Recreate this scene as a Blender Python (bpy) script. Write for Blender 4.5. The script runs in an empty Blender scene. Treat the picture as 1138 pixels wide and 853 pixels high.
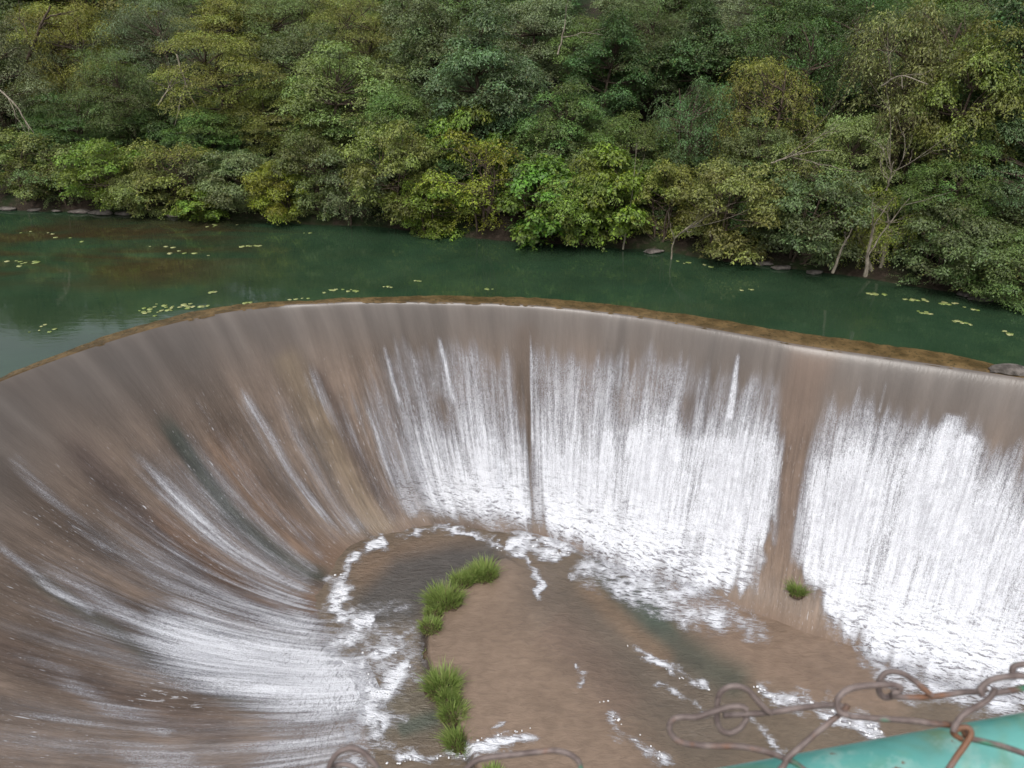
import bpy, math, random
import numpy as np
from mathutils import Vector, Matrix, noise as mnoise

random.seed(7)
RNG = np.random.default_rng(7)
SC = bpy.context.scene
COL = SC.collection
R = math.radians

# ------------------------------------------------------------------ camera model
W0, H0, F0 = 1138.0, 853.0, 860.0
PITCH = R(28.0); CP, SP = math.cos(PITCH), math.sin(PITCH)
CAM = np.array([0.0, 0.0, 7.0])          # reservoir level is z = 0

def ray(x, y):
    u = (np.asarray(x, float) - W0 / 2) / F0; v = -(np.asarray(y, float) - H0 / 2) / F0
    return np.stack([u, CP + v * SP, -SP + v * CP], -1)
def at_z(x, y, z):
    d = ray(x, y); t = (z - CAM[2]) / d[..., 2]
    return CAM + d * t[..., None]
def at_y(x, y, Y):
    d = ray(x, y); t = (Y - CAM[1]) / d[..., 1]
    return CAM + d * np.asarray(t)[..., None]
def at_t(x, y, t):
    return CAM + ray(x, y) * t
def proj(p):
    q = p - CAM
    dep = np.maximum(q[..., 1] * CP - q[..., 2] * SP, 0.3); up = q[..., 1] * SP + q[..., 2] * CP
    return W0 / 2 + F0 * q[..., 0] / dep, H0 / 2 - F0 * up / dep

# ------------------------------------------------------------------ helpers
def link(o, parent=None):
    COL.objects.link(o)
    if parent: o.parent = parent
    return o
def tag(o, label=None, cat=None, group=None, kind=None):
    if label: o['label'] = label
    if cat: o['category'] = cat
    if group: o['group'] = group
    if kind: o['kind'] = kind
    return o
def empty(name, loc, rz=0, scale=(1, 1, 1)):
    o = bpy.data.objects.new(name, None); COL.objects.link(o)
    o.empty_display_size = .2
    o.location = loc; o.rotation_euler = (0, 0, rz); o.scale = scale
    return o
def mesh_np(name, V, Fq, mat, smooth=True, attrs=None):
    """V (n,3); Fq (m,k) faces of k corners, or a list of such arrays"""
    me = bpy.data.meshes.new(name)
    V = np.asarray(V, np.float32)
    Fs = Fq if isinstance(Fq, list) else [Fq]
    loops = np.concatenate([f.ravel() for f in Fs]).astype(np.int32)
    tot = np.concatenate([np.full(len(f), f.shape[1]) for f in Fs]).astype(np.int32)
    st = np.concatenate([[0], np.cumsum(tot)[:-1]]).astype(np.int32)
    me.vertices.add(len(V)); me.vertices.foreach_set('co', V.ravel())
    me.loops.add(len(loops)); me.loops.foreach_set('vertex_index', loops)
    me.polygons.add(len(tot)); me.polygons.foreach_set('loop_start', st); me.polygons.foreach_set('loop_total', tot)
    me.update(calc_edges=True)
    if smooth: me.polygons.foreach_set('use_smooth', np.ones(len(tot), bool))
    for an, (ty, dom, data) in (attrs or {}).items():
        a = me.attributes.new(an, ty, dom)
        key = {'FLOAT': 'value', 'FLOAT_VECTOR': 'vector', 'FLOAT_COLOR': 'color'}[ty]
        a.data.foreach_set(key, np.asarray(data, np.float32).ravel())
    if mat: me.materials.append(mat)
    me.validate()
    return me
def grid_faces(n, m):
    i, j = np.meshgrid(np.arange(n - 1), np.arange(m - 1), indexing='ij')
    a = (i * m + j).ravel()
    return np.stack([a, a + m, a + m + 1, a + 1], 1)
def catmull(P, n):
    """resample control rows P (k,d) -> n rows"""
    P = np.asarray(P, float); k = len(P)
    ext = np.vstack([2 * P[0] - P[1], P, 2 * P[-1] - P[-2]])
    u = np.linspace(0, k - 1 - 1e-9, n); i = u.astype(int); f = (u - i)[:, None]
    p0, p1, p2, p3 = ext[i], ext[i + 1], ext[i + 2], ext[i + 3]
    return .5 * ((2 * p1) + (-p0 + p2) * f + (2 * p0 - 5 * p1 + 4 * p2 - p3) * f ** 2 + (-p0 + 3 * p1 - 3 * p2 + p3) * f ** 3)
def sstep(a, b, x):
    t = np.clip((x - a) / (b - a), 0, 1); return t * t * (3 - 2 * t)
def seg_dist(px, py, pts):
    """distance to a polyline and the fraction along it"""
    best = np.full(np.shape(px), 1e9); frac = np.zeros(np.shape(px))
    pts = np.asarray(pts, float); n = len(pts) - 1
    for i in range(n):
        a, b = pts[i], pts[i + 1]; ab = b - a; L = max(ab @ ab, 1e-9)
        t = np.clip(((px - a[0]) * ab[0] + (py - a[1]) * ab[1]) / L, 0, 1)
        d = np.hypot(px - a[0] - t * ab[0], py - a[1] - t * ab[1])
        m = d < best
        best = np.where(m, d, best); frac = np.where(m, (i + t) / n, frac)
    return best, frac
def inside(px, py, poly):
    poly = np.asarray(poly, float); c = np.zeros(np.shape(px), bool); n = len(poly); j = n - 1
    for i in range(n):
        xi, yi = poly[i]; xj, yj = poly[j]
        if yi != yj:
            c ^= ((yi > py) != (yj > py)) & (px < (xj - xi) * (py - yi) / (yj - yi) + xi)
        j = i
    return c
def soft_poly(px, py, poly, soft):
    d, _ = seg_dist(px, py, list(poly) + [poly[0]])
    s = np.where(inside(px, py, poly), d, -d)
    return sstep(-soft, soft, s)
def vnoise1(x, seed, freq):
    """smooth 1-D value noise, 0..1"""
    r = np.random.default_rng(seed).random(4096); q = x * freq + 500; i = np.floor(q).astype(int) % 4000; f = q - np.floor(q)
    f = f * f * (3 - 2 * f); return r[i] * (1 - f) + r[i + 1] * f
def vnoise2(x, y, seed, freq):
    r = np.random.default_rng(seed).random((256, 256)); X = x * freq + 90.5; Y = y * freq + 90.5
    i = np.floor(X).astype(int); j = np.floor(Y).astype(int); f = X - i; g = Y - j
    f = f * f * (3 - 2 * f); g = g * g * (3 - 2 * g); i %= 255; j %= 255
    return (r[i, j] * (1 - f) + r[i + 1, j] * f) * (1 - g) + (r[i, j + 1] * (1 - f) + r[i + 1, j + 1] * f) * g
def fbm2(x, y, seed, freq, oc=4):
    s = 0; a = .5; 
    for k in range(oc): s = s + a * vnoise2(x, y, seed + k, freq * 2 ** k); a *= .5
    return s / (1 - .5 ** oc)

# ------------------------------------------------------------------ material helpers
class MT:
    def __init__(s, name):
        s.m = bpy.data.materials.new(name); s.m.use_nodes = True
        s.t = s.m.node_tree; s.t.nodes.clear(); s.out = s.n('ShaderNodeOutputMaterial')
    def n(s, ty, **kw):
        nd = s.t.nodes.new(ty)
        for k, v in kw.items():
            if k.startswith('_'): setattr(nd, k[1:], v)
        return nd
    def l(s, a, b): s.t.links.new(a, b)
    def val(s, sock, v):
        if hasattr(v, 'is_output'): s.l(v, sock)
        else: sock.default_value = v
    def math(s, op, a, b=None, c=None, clamp=False):
        nd = s.n('ShaderNodeMath', _operation=op, _use_clamp=clamp)
        for i, v in enumerate((a, b, c)):
            if v is not None: s.val(nd.inputs[i], v)
        return nd.outputs[0]
    def attr(s, name, ty='GEOMETRY'):
        return s.n('ShaderNodeAttribute', _attribute_name=name, _attribute_type=ty)
    def noise(s, vec, scale, detail=4, rough=.5, dist=0):
        nd = s.n('ShaderNodeTexNoise')
        if vec is not None: s.l(vec, nd.inputs['Vector'])
        nd.inputs['Scale'].default_value = scale; nd.inputs['Detail'].default_value = detail
        nd.inputs['Roughness'].default_value = rough; nd.inputs['Distortion'].default_value = dist
        return nd.outputs['Fac']
    def vscale(s, vec, sc):
        nd = s.n('ShaderNodeVectorMath', _operation='MULTIPLY'); s.l(vec, nd.inputs[0]); nd.inputs[1].default_value = sc
        return nd.outputs[0]
    def ramp(s, fac, a, b, lo=0., hi=1., smooth=True):
        nd = s.n('ShaderNodeMapRange', _interpolation_type='SMOOTHSTEP' if smooth else 'LINEAR')
        s.val(nd.inputs['Value'], fac); s.val(nd.inputs['From Min'], a); s.val(nd.inputs['From Max'], b)
        s.val(nd.inputs['To Min'], lo); s.val(nd.inputs['To Max'], hi)
        return nd.outputs['Result']
    def mix(s, fac, a, b, mode='MIX'):
        nd = s.n('ShaderNodeMix', _data_type='RGBA', _blend_type=mode)
        s.val(nd.inputs[0], fac)
        for sock, v in ((nd.inputs[6], a), (nd.inputs[7], b)):
            if hasattr(v, 'is_output'): s.l(v, sock)
            else: sock.default_value = (*v, 1) if len(v) == 3 else v
        return nd.outputs[2]
    def bump(s, h, strength=.5, dist=.05, normal=None):
        nd = s.n('ShaderNodeBump'); nd.inputs['Strength'].default_value = strength; nd.inputs['Distance'].default_value = dist
        s.l(h, nd.inputs['Height'])
        if normal is not None: s.l(normal, nd.inputs['Normal'])
        return nd.outputs[0]
    def princ(s, color, rough=.5, normal=None, spec=.5, metal=0., ior=1.45):
        nd = s.n('ShaderNodeBsdfPrincipled')
        if hasattr(color, 'is_output'): s.l(color, nd.inputs['Base Color'])
        else: nd.inputs['Base Color'].default_value = (*color, 1)
        s.val(nd.inputs['Roughness'], rough); nd.inputs['Specular IOR Level'].default_value = spec
        nd.inputs['Metallic'].default_value = metal; nd.inputs['IOR'].default_value = ior
        if normal is not None: s.l(normal, nd.inputs['Normal'])
        return nd.outputs[0]
    def done(s, sh): s.l(sh, s.out.inputs[0]); return s.m
    def pos(s): return s.n('ShaderNodeNewGeometry').outputs['Position']
    def objc(s): return s.n('ShaderNodeTexCoord').outputs['Object']

# ================================================================== THE WEIR
ZB = -5.0
pairs = [
 (('w', -9.5, 1.0), (470, 960)), (('w', -10.4, 4.5), (452, 860)), (('w', -10.9, 8.0), (424, 770)), (('w', -10.75, 11.0), (396, 712)),
 ((0, 424), (372, 672)), ((130, 377), (375, 645)), ((220, 353), (395, 612)), ((300, 340), (426, 600)),
 ((352, 337), (456, 593)), ((405, 335), (490, 588)), ((500, 336), (545, 593)), ((590, 339), (600, 602)), ((700, 350), (672, 630)),
 ((830, 372), (770, 668)), ((890, 383), (845, 700)), ((1000, 399), (925, 730)), ((1138, 420), (1030, 760)),
 ((1290, 445), (1160, 792)), ((1480, 482), (1330, 835))]
rimc = [np.array([p[1], p[2]]) if p[0] == 'w' else at_z(p[0], p[1], 0.)[:2] for p, _ in pairs]
basc = [at_z(q[0], q[1], ZB)[:2] for _, q in pairs]
NT, NS = 1000, 150
rim = catmull(rimc, NT); bas = catmull(basc, NT)
# even out along the middle line
mid = (rim + bas) / 2; al = np.concatenate([[0], np.cumsum(np.hypot(*np.diff(mid, axis=0).T))])
ue = np.linspace(0, al[-1], NT)
rim = np.stack([np.interp(ue, al, rim[:, k]) for k in (0, 1)], 1); bas = np.stack([np.interp(ue, al, bas[:, k]) for k in (0, 1)], 1)
rpx, _ = proj(np.column_stack([rim, np.zeros(NT)]))
def weir_points(lift=0., ns=NS, toe=1.0):
    s = np.linspace(0, 1, ns) ** 1.15
    run = np.hypot(*(rim - bas).T)
    k = .60 + .12 * sstep(7.5, 2.5, run); k = np.convolve(np.pad(k, 60, 'edge'), np.hanning(121) / np.hanning(121).sum(), 'valid')                     # lip is rounder where the wall is steep
    a = s[None, :] * np.ones((NT, 1))
    z = ZB * sstep(0, 1, a ** k[:, None])
    XY = rim[:, None, :] * (1 - a[..., None]) + bas[:, None, :] * a[..., None]
    P = np.concatenate([XY, z[..., None]], -1)
    # shallow flutes worn down the face
    fl = (vnoise1(ue, 3, .9) - .5) * .16 + (vnoise1(ue, 4, 2.3) - .5) * .06
    nrm = np.cross(np.gradient(P, axis=1), np.gradient(P, axis=0)); nrm /= np.linalg.norm(nrm, axis=-1, keepdims=True) + 1e-9
    nrm *= np.sign(nrm[..., 2:3] + 1e-9)
    P = P + nrm * (fl[:, None] * sstep(.08, .5, a) * sstep(1., .7, a) + lift * sstep(0, .06, a))[..., None]
    V = np.concatenate([np.zeros((NT, 1)), np.cumsum(np.linalg.norm(np.diff(P, axis=1), axis=-1), 1)], 1)
    return P, a, V
PF, AF, VF = weir_points()
PXF, PYF = proj(PF)
UF = np.repeat(ue[:, None], NS, 1)

# ---- colours of wet concrete, silt and algae on the face, plus painted sky reflection and glints
def over(c, m, col): return c * (1 - m[..., None]) + np.array(col) * m[..., None]
cf = np.zeros(PF.shape) + np.array([.145, .109, .086])
n1 = vnoise1(UF, 11, 1.1) * .6 + vnoise1(UF, 12, 3.7) * .4
cf = cf * (.42 + 1.02 * n1)[..., None]
cf = over(cf, .75 * sstep(.62, .8, vnoise1(UF, 15, 2.1)) * sstep(.25, .6, AF) * (PXF < 480), [.065, .052, .046])
lipm = sstep(.30, .04, AF)
cf = over(cf, .8 * lipm, [.116, .104, .096] * (.8 + .4 * vnoise1(UF, 17, 6.))[..., None])  # sky reflected in the smooth lip, painted in as grey
def stroke(pts, r, soft=.6, px=None, py=None):
    d, fr = seg_dist(PXF if px is None else px, PYF if py is None else py, pts)
    return sstep(r * (1 + soft), r * (1 - soft), d) * sstep(0, .12, fr) * sstep(1, .88, fr)
cf = over(cf, .75 * stroke([(170, 450), (215, 512), (255, 568), (305, 612), (345, 634), (372, 640)], 9), [.035, .048, .040])
cf = over(cf, .48 * stroke([(310, 385), (330, 420), (370, 500), (410, 570), (440, 598)], 14, .9), [.195, .150, .098])
cf = over(cf, .7 * stroke([(345, 400), (380, 470), (415, 540), (450, 585)], 8, .9), [.07, .05, .042])
cf = over(cf, .65 * stroke([(225, 470), (290, 560), (340, 605), (400, 630)], 17, .9), [.185, .122, .086])
cf = over(cf, .7 * stroke([(60, 470), (140, 560), (220, 630), (300, 680), (380, 700)], 15, .9), [.062, .046, .042])
cf = over(cf, .65 * stroke([(160, 560), (240, 630), (310, 668), (400, 676)], 11, .8), [.160, .102, .070])
cf = over(cf, .6 * stroke([(20, 630), (110, 690), (190, 745), (300, 790)], 8, .9), [.07, .075, .058])
cf = over(cf, .6 * stroke([(-40, 700), (60, 745), (160, 790), (280, 820)], 18, .9), [.085, .060, .050])
cf = over(cf, .8 * stroke([(583, 350), (585, 420), (592, 500), (602, 600)], 12, .9), [.120, .092, .074])
cf = over(cf, .85 * soft_poly(PXF, PYF, [(880, 385), (930, 395), (905, 470), (890, 560), (885, 640), (900, 720), (830, 720), (845, 620), (862, 520), (868, 440)], 14), [.150, .108, .084])
cf = over(cf, .9 * soft_poly(PXF, PYF, [(852, 600), (872, 610), (905, 655), (940, 690), (965, 735), (980, 775), (700, 775), (745, 705), (800, 672), (838, 655)], 24), [.182, .130, .096])
cf = np.clip(cf, .01, .8)

m = MT('wet_weir_concrete')
ca = m.attr('tint'); fl = m.attr('flow')
st = m.noise(m.vscale(fl.outputs['Vector'], (11, .9, 1)), 1, 6, .6)
fi = m.noise(m.vscale(fl.outputs['Vector'], (38, 7, 1)), 1, 4, .6)
bl = m.noise(m.vscale(fl.outputs['Vector'], (1.2, .8, 1)), 1, 5, .6)
low = m.ramp(m.attr('sfrac').outputs['Fac'], .06, .42)
kw = m.ramp(m.attr('sfrac').outputs['Fac'], .72, .96, 1., .25)
k = m.math('ADD', 1., m.math('MULTIPLY', kw, m.math('SUBTRACT', m.math('MULTIPLY', m.ramp(st, .25, .75, .74, 1.26), m.ramp(bl, .3, .7, .8, 1.2)), 1.)))
c = m.mix(m.ramp(low, 0, 1, .22, 1.), ca.outputs['Color'], m.mix(1., ca.outputs['Color'], k, 'MULTIPLY'))
c = m.mix(m.math('MULTIPLY', m.ramp(fi, .60, .75), m.math('MULTIPLY', low, .45)), c, (.46, .44, .44))
sp = m.noise(m.vscale(fl.outputs['Vector'], (26, 3.2, 1)), 1, 4, .7, .3); pat = m.noise(m.vscale(fl.outputs['Vector'], (1.6, .5, 1)), 1, 3, .6)
c = m.mix(m.math('MULTIPLY', m.ramp(m.math('ADD', sp, m.math('MULTIPLY', pat, .35)), .83, .90, 0, .75), m.ramp(m.attr('sfrac').outputs['Fac'], .12, .4)), c, (.66, .67, .70))  # broken white streaks and glints painted into the colour
h = m.math('ADD', m.math('MULTIPLY', st, .7), m.math('MULTIPLY', fi, .5))
hb = m.math('MULTIPLY', h, m.ramp(m.attr('sfrac').outputs['Fac'], .0, .35, .16, 1.))
MAT_FACE = m.done(m.princ(c, m.ramp(low, 0, 1, .24, .26), m.bump(hb, .55, .05), .5, ior=1.33))

weir = empty('weir', (0, 14, 0))
tag(weir, 'curved brown concrete weir bowl with water sliding over its rounded rim', 'weir')
def child(name, me, parent):
    o = bpy.data.objects.new(name, me); link(o, parent)
    o.matrix_parent_inverse = Matrix.Translation(-Vector(parent.location)); return o
flow_attr = lambda P, U, V, A: {'flow': ('FLOAT_VECTOR', 'POINT', np.stack([U, V, np.zeros_like(U)], -1)), 'sfrac': ('FLOAT', 'POINT', A)}
me = mesh_np('face', PF.reshape(-1, 3), grid_faces(NT, NS)[:, ::-1], MAT_FACE,
             attrs={**flow_attr(PF, UF, VF, AF), 'tint': ('FLOAT_COLOR', 'POINT', np.concatenate([cf, np.ones(cf.shape[:2] + (1,))], -1))})
child('face', me, weir)

# ---- crest: a flat algae-brown ledge just under the surface round the rim
tan = np.gradient(rim, axis=0); tan /= np.linalg.norm(tan, axis=1, keepdims=True)
outw = np.stack([-tan[:, 1], tan[:, 0]], 1)
if outw[NT // 2, 1] < 0: outw = -outw
wid = np.interp(rpx, [-300, 0, 60, 130, 220, 300, 340, 400, 500, 700, 800, 950, 1050, 1130, 1300],
                [.22, .18, .22, .34, .42, .30, .18, .28, .42, .50, .56, .66, .62, .45, .35])
wid = wid + .10 * (vnoise1(ue, 31, 1.7) - .5) + .06 * (vnoise1(ue, 32, 7) - .5)
NC = 10; q = np.linspace(0, 1, NC)
jit = .05 * (vnoise1(ue, 33, 3) - .5) + .03 * (vnoise1(ue, 34, 14) - .5) - .02
XY = rim[:, None, :] + outw[:, None, :] * (jit[:, None, None] * (1 - q)[None, :, None] + (wid[:, None] * q)[..., None])
zc = .012 - .008 * q ** 2 + np.zeros((NT, 1)); zc[:, 0] -= .03
Pc = np.concatenate([XY, zc[..., None]], -1)
m = MT('algae_crest'); p = m.pos()
a1 = m.noise(p, 2.2, 6, .65); a2 = m.noise(p, 11, 5, .6)
c = m.mix(m.ramp(a1, .35, .68), (.070, .046, .020), (.155, .102, .046))
c = m.mix(m.ramp(a2, .54, .66, 0, .75), c, (.040, .034, .018))
MAT_CREST = m.done(m.princ(c, .22, m.bump(a2, .4, .03), .5, ior=1.33))
child('crest', mesh_np('crest', Pc.reshape(-1, 3), grid_faces(NT, NC), MAT_CREST), weir)

# ---- white water: a torn film of foam sliding on the face
def top_line(x): return np.interp(x, [380, 430, 470, 520, 600, 700, 760, 830, 880, 920, 980, 1040, 1138, 1250], [400, 382, 378, 380, 380, 388, 402, 410, 425, 435, 440, 455, 500, 520])
def dense_line(x): return np.interp(x, [380, 440, 500, 600, 700, 760, 830, 880, 900, 950, 1000, 1060, 1138, 1250], [540, 500, 480, 485, 480, 470, 475, 500, 520, 498, 500, 500, 560, 570])
jag = (vnoise1(UF, 41, 3.) - .5) * 46 + (vnoise1(UF, 42, 11) - .5) * 34
x, y = PXF, PYF
gap = stroke([(579, 345), (582, 430), (592, 520), (604, 620)], 9, .8)
gap2 = soft_poly(x, y, [(878, 380), (925, 390), (905, 470), (893, 560), (892, 625), (910, 700), (930, 760), (800, 760), (838, 650), (852, 590), (868, 500), (872, 430)], 14)
gap3 = soft_poly(x + 34 * (fbm2(UF, VF, 84, 2.2, 3) - .5) + 18 * (vnoise1(UF, 85, 12) - .5), y + 34 * (fbm2(UF, VF, 86, 2.2, 3) - .5) + 46 * (vnoise1(UF, 87, 8) - .5), [(852, 600), (872, 610), (905, 655), (940, 690), (965, 735), (980, 775), (700, 775), (745, 705), (800, 672), (838, 655)], 20)
streaks = (vnoise1(UF, 43, 2.2) - .5) * .30 + (vnoise1(UF, 44, 6.5) - .5) * .24 + (vnoise1(UF, 45, 16) - .5) * .12
tl = top_line(x); dl = dense_line(x)
core = .42 * sstep(-16, 24, y - tl - jag * .6) + .30 * sstep(0, 1, (y - tl) / (dl - tl + 40)) + .20 * sstep(-26, 26, y - dl - jag)
D = core * (1 + .55 * streaks) + streaks * .34 * sstep(-20, 20, y - tl)
left_edge = np.interp(y, [330, 380, 430, 500, 560, 600], [395, 412, 428, 452, 478, 510])
D = D * (.25 * sstep(-75, -20, x - left_edge) + .75 * sstep(-60, 60, x - left_edge - (vnoise1(UF, 46, 5) - .5) * 40))
D = D - .42 * gap * (.5 + vnoise1(UF, 49, 9)) - .85 * gap2 * (.50 + .50 * sstep(600, 500, y) + .3 * sstep(640, 690, y)) * (.7 + .5 * vnoise1(UF, 48, 12))
D = D - .80 * gap3 * (.75 + .45 * fbm2(UF, VF, 83, 3.5, 3))
D = D - .48 * sstep(.74, 1., AF) * (.35 + 1.3 * fbm2(UF, VF, 81, 1.6, 3))
D = D - .20 * stroke([(760, 430), (770, 520), (772, 640)], 10, 1.) - .22 * stroke([(485, 430), (525, 520), (560, 590)], 7, 1.) - .15 * stroke([(690, 420), (690, 600)], 6, 1.)
D = D - .25 * soft_poly(x, y, [(470, 575), (560, 572), (640, 590), (680, 640), (560, 640)], 14)
# brightest patches
for pts, r, w in [([(790, 480), (790, 600)], 55, .22), ([(700, 470), (712, 560)], 22, .14), ([(540, 500), (520, 560)], 25, .12),
                  ([(940, 500), (950, 600)], 32, .16), ([(1050, 470), (1030, 620)], 40, .22), ([(1100, 560), (1070, 680)], 40, .12),
                  ([(822, 388), (810, 470)], 2.6, .45), ([(1015, 408), (985, 460)], 0.1, .1), ([(985, 422), (976, 460)], 1.6, .3), ([(589, 356), (593, 500)], 1.6, .4),
                  ([(426, 380), (445, 450)], 1.6, .3), ([(488, 372), (506, 450)], 1.6, .32), ([(1060, 458), (1045, 500)], 9, .5), ([(1078, 482), (1062, 520)], 8, .45)]:
    D = D + w * stroke(pts, r, .8)
D[(x < 395) & (y < 560)] *= 0
D_mid = np.where(x < 880, D, 0) ; 
gapx = np.interp(y, [330, 420, 520, 640, 760], [915, 898, 880, 868, 860])
D_c = D * (x < gapx) * sstep(0, 16, gapx - x); D_r = D * (x >= gapx) * sstep(0, 16, x - gapx)
D_c = D_c * sstep(430, 470, x + (y - 400) * .1 + 40)
# the left chute
DL = np.zeros_like(D)
for pts, r, w in [
  ([(120, 470), (160, 520), (200, 560), (255, 612), (310, 660), (370, 690), (430, 700)], 24, .46),
  ([(60, 520), (140, 600), (230, 660), (330, 705), (430, 722)], 26, .40),
  ([(112, 680), (170, 708), (240, 735), (320, 756), (410, 765), (460, 755)], 40, .86),
  ([(120, 684), (180, 712), (260, 745)], 20, .30),
  ([(-20, 580), (60, 640), (140, 690), (240, 750), (330, 790)], 15, .40),
  ([(-20, 600), (50, 655), (110, 695)], 5, .40),
  ([(-20, 650), (60, 700), (150, 740), (280, 790), (380, 800)], 26, .36),
  ([(-40, 720), (70, 760), (120, 795), (210, 825)], 14, .44),
  ([(-40, 760), (40, 800), (140, 835), (240, 860)], 20, .36),
  ([(60, 800), (160, 850), (260, 880)], 20, .40),
  ([(0, 500), (60, 565), (130, 625)], 8, .30), ([(200, 430), (250, 510), (300, 575), (360, 615)], 10, .32),
  ([(255, 420), (310, 510), (360, 570), (410, 600)], 11, .36), ([(330, 390), (380, 470), (430, 545), (470, 580)], 10, .36),
  ([(370, 400), (410, 480), (450, 550)], 16, .38), ([(395, 370), (425, 450), (460, 530), (500, 580)], 14, .36),
  ([(385, 600), (440, 600), (520, 588)], 6, .3),
  ([(150, 640), (250, 700), (350, 735)], 30, .2), ([(210, 810), (300, 820), (400, 790), (450, 740)], 50, .46), ([(330, 770), (400, 760), (450, 700)], 45, .30)]:
    kk = stroke(pts, r * 1.15, 1.) * (1 if r < 12 else sstep(-.02, .38, seg_dist(PXF, PYF, pts)[1])); DL = np.maximum(DL, w * kk) + .14 * w * kk
DL = DL + (DL > .02) * (streaks * .55 - .05 + .26 * (vnoise1(UF, 50, 26) - .5) + .26 * (vnoise2(UF * 1., VF * .12, 94, 9.) - .5)) * sstep(.0, .3, DL)
DL = np.maximum(DL, .25 * (x < 440) * sstep(.10, .45, AF) * (.35 + 1.2 * vnoise1(UF, 47, 4.0)))
DL = DL + .10 * sstep(.6, .9, AF) * (x < 470) * (y > 690)
DL = DL * (x < 560) * sstep(520, 480, x)
DL = DL - .55 * sstep(.86, 1., AF) * (.3 + 1.3 * fbm2(UF, VF, 82, 1.8, 3)) * (y > 560)

def foam_material(name, floor=False):
    m = MT(name)
    fl = m.attr('flow').outputs['Vector']; d = m.attr('dens').outputs['Fac']; s = m.attr('sfrac').outputs['Fac']
    st = m.noise(m.vscale(fl, (13, .8, 1)), 1, 5, .60)
    fi = m.noise(m.vscale(fl, (48, 11, 1)), 1, 3, .6, .4)
    gr = m.noise(m.vscale(fl, (60, 36, 1)), 1, 2, .6, .3)
    sc = m.noise(m.vscale(fl, (3.0, 11.5, 1)), 1, 3, .6, .7)
    rg = m.math('SUBTRACT', .86, m.math('MULTIPLY', m.math('ABSOLUTE', m.math('SUBTRACT', sc, .5)), 3.6))
    sc2 = m.noise(m.vscale(fl, (14, 22, 1)), 1, 3, .6, .8)
    A = m.math('ADD', m.math('MULTIPLY', st, .42), m.math('ADD', m.math('MULTIPLY', fi, .28), m.math('MULTIPLY', gr, .30)))
    B = m.math('ADD', m.math('MULTIPLY', rg, .42), m.math('ADD', m.math('MULTIPLY', sc2, .30), m.math('MULTIPLY', gr, .28)))
    w = m.ramp(s, .45, .92)
    mx = m.n('ShaderNodeMix', _data_type='FLOAT'); m.l(w, mx.inputs[0]); m.l(A, mx.inputs[2]); m.l(B, mx.inputs[3]); nn = mx.outputs[0]
    thr = m.math('SUBTRACT', .74, m.math('MULTIPLY', d, .40))
    mask = m.ramp(nn, m.math('SUBTRACT', thr, .17), m.math('ADD', thr, .17))
    mask = m.math('MULTIPLY', mask, m.ramp(d, .02, .75, .35, 1., False))
    veil = m.math('MULTIPLY', m.ramp(d, .10, .85, 0., .92), m.ramp(nn, .36, .62, .55, 1.2))
    mask = m.math('MINIMUM', m.math('MULTIPLY', m.math('MAXIMUM', mask, veil), m.ramp(d, .02, .12)), 1.)
    c = m.mix(m.math('ADD', m.math('MULTIPLY', m.ramp(nn, .38, .60), .66), m.math('MULTIPLY', m.ramp(d, .35, 1.0), .34)), (.30, .30, .34), (.76, .775, .82))
    sh = m.princ(c, .45, m.bump(nn, .8, .10), .35)
    tr = m.n('ShaderNodeBsdfTransparent').outputs[0]
    ms = m.n('ShaderNodeMixShader'); m.l(mask, ms.inputs[0]); m.l(tr, ms.inputs[1]); m.l(sh, ms.inputs[2])
    return m.done(ms.outputs[0])
MAT_FOAM = foam_material('white_water')
lump = .03 + .05 * vnoise2(UF * 1., VF * .22, 91, 5.) + .035 * vnoise2(UF, VF * .6, 92, 11.)
PL, AL, VL = weir_points(lift=lump)
PL2, _, _ = weir_points(lift=(.10 + .03 * vnoise2(UF, VF * .2, 93, 6.)) * sstep(1., .7, AF) + .03)
def film(name, D, label, lo=.02, sf=1., PL=PL):
    keep = D > lo; fq = grid_faces(NT, NS)[:, ::-1]; kf = keep.ravel()[fq].any(1); fq = fq[kf]
    used, inv = np.unique(fq, return_inverse=True); fq = inv.reshape(fq.shape)
    sel = lambda a: a.reshape(-1, a.shape[-1])[used] if a.ndim == 3 else a.ravel()[used]
    me = mesh_np(name, sel(PL), fq, MAT_FOAM, attrs={**flow_attr(None, sel(UF), sel(VL), sel(AL) * sf), 'dens': ('FLOAT', 'POINT', np.clip(sel(D), -1, 1.4))})
    o = link(bpy.data.objects.new(name, me)); return tag(o, label, 'waterfall', 'white water falling down the weir face')
film('waterfall', D_c, 'broad white curtain of falling water on the far middle wall, left of the brown gap')
film('waterfall', D_r, 'bright white curtain of falling water on the right wall, right of the brown gap')
film('waterfall', DL, 'streaky white water sweeping down the long left slope of the bowl', sf=.72, PL=PL2)

# ================================================================== BASIN FLOOR (shallow water over silt)
NX, NY = 520, 420
gx = np.linspace(-7, 15, NX); gy = np.linspace(2.0, 17.2, NY)
GX, GY = np.meshgrid(gx, gy, indexing='ij')
gpx, gpy = proj(np.stack([GX, GY, np.full_like(GX, ZB)], -1))
apron_px = [(562, 622), (520, 642), (488, 668), (474, 700), (474, 735), (487, 770), (500, 800), (518, 830), (535, 880), (600, 960), (800, 960), (745, 850), (715, 790), (680, 735), (640, 680), (600, 640)]
dA, _ = seg_dist(gpx, gpy, apron_px + [apron_px[0]]); sA = np.where(inside(gpx, gpy, apron_px), dA, -dA)
leftside = sstep(585, 535, gpx - (gpy - 620) * .2)
ap = leftside * sstep(-3, 5, sA) + (1 - leftside) * sstep(-30, 45, sA)
hump = soft_poly(gpx, gpy, [(700, 640), (850, 600), (1000, 740), (1000, 800), (900, 790), (840, 760), (760, 700)], 25)
GZ = np.full_like(GX, ZB + .02) + .22 * ap + .05 * hump
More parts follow.
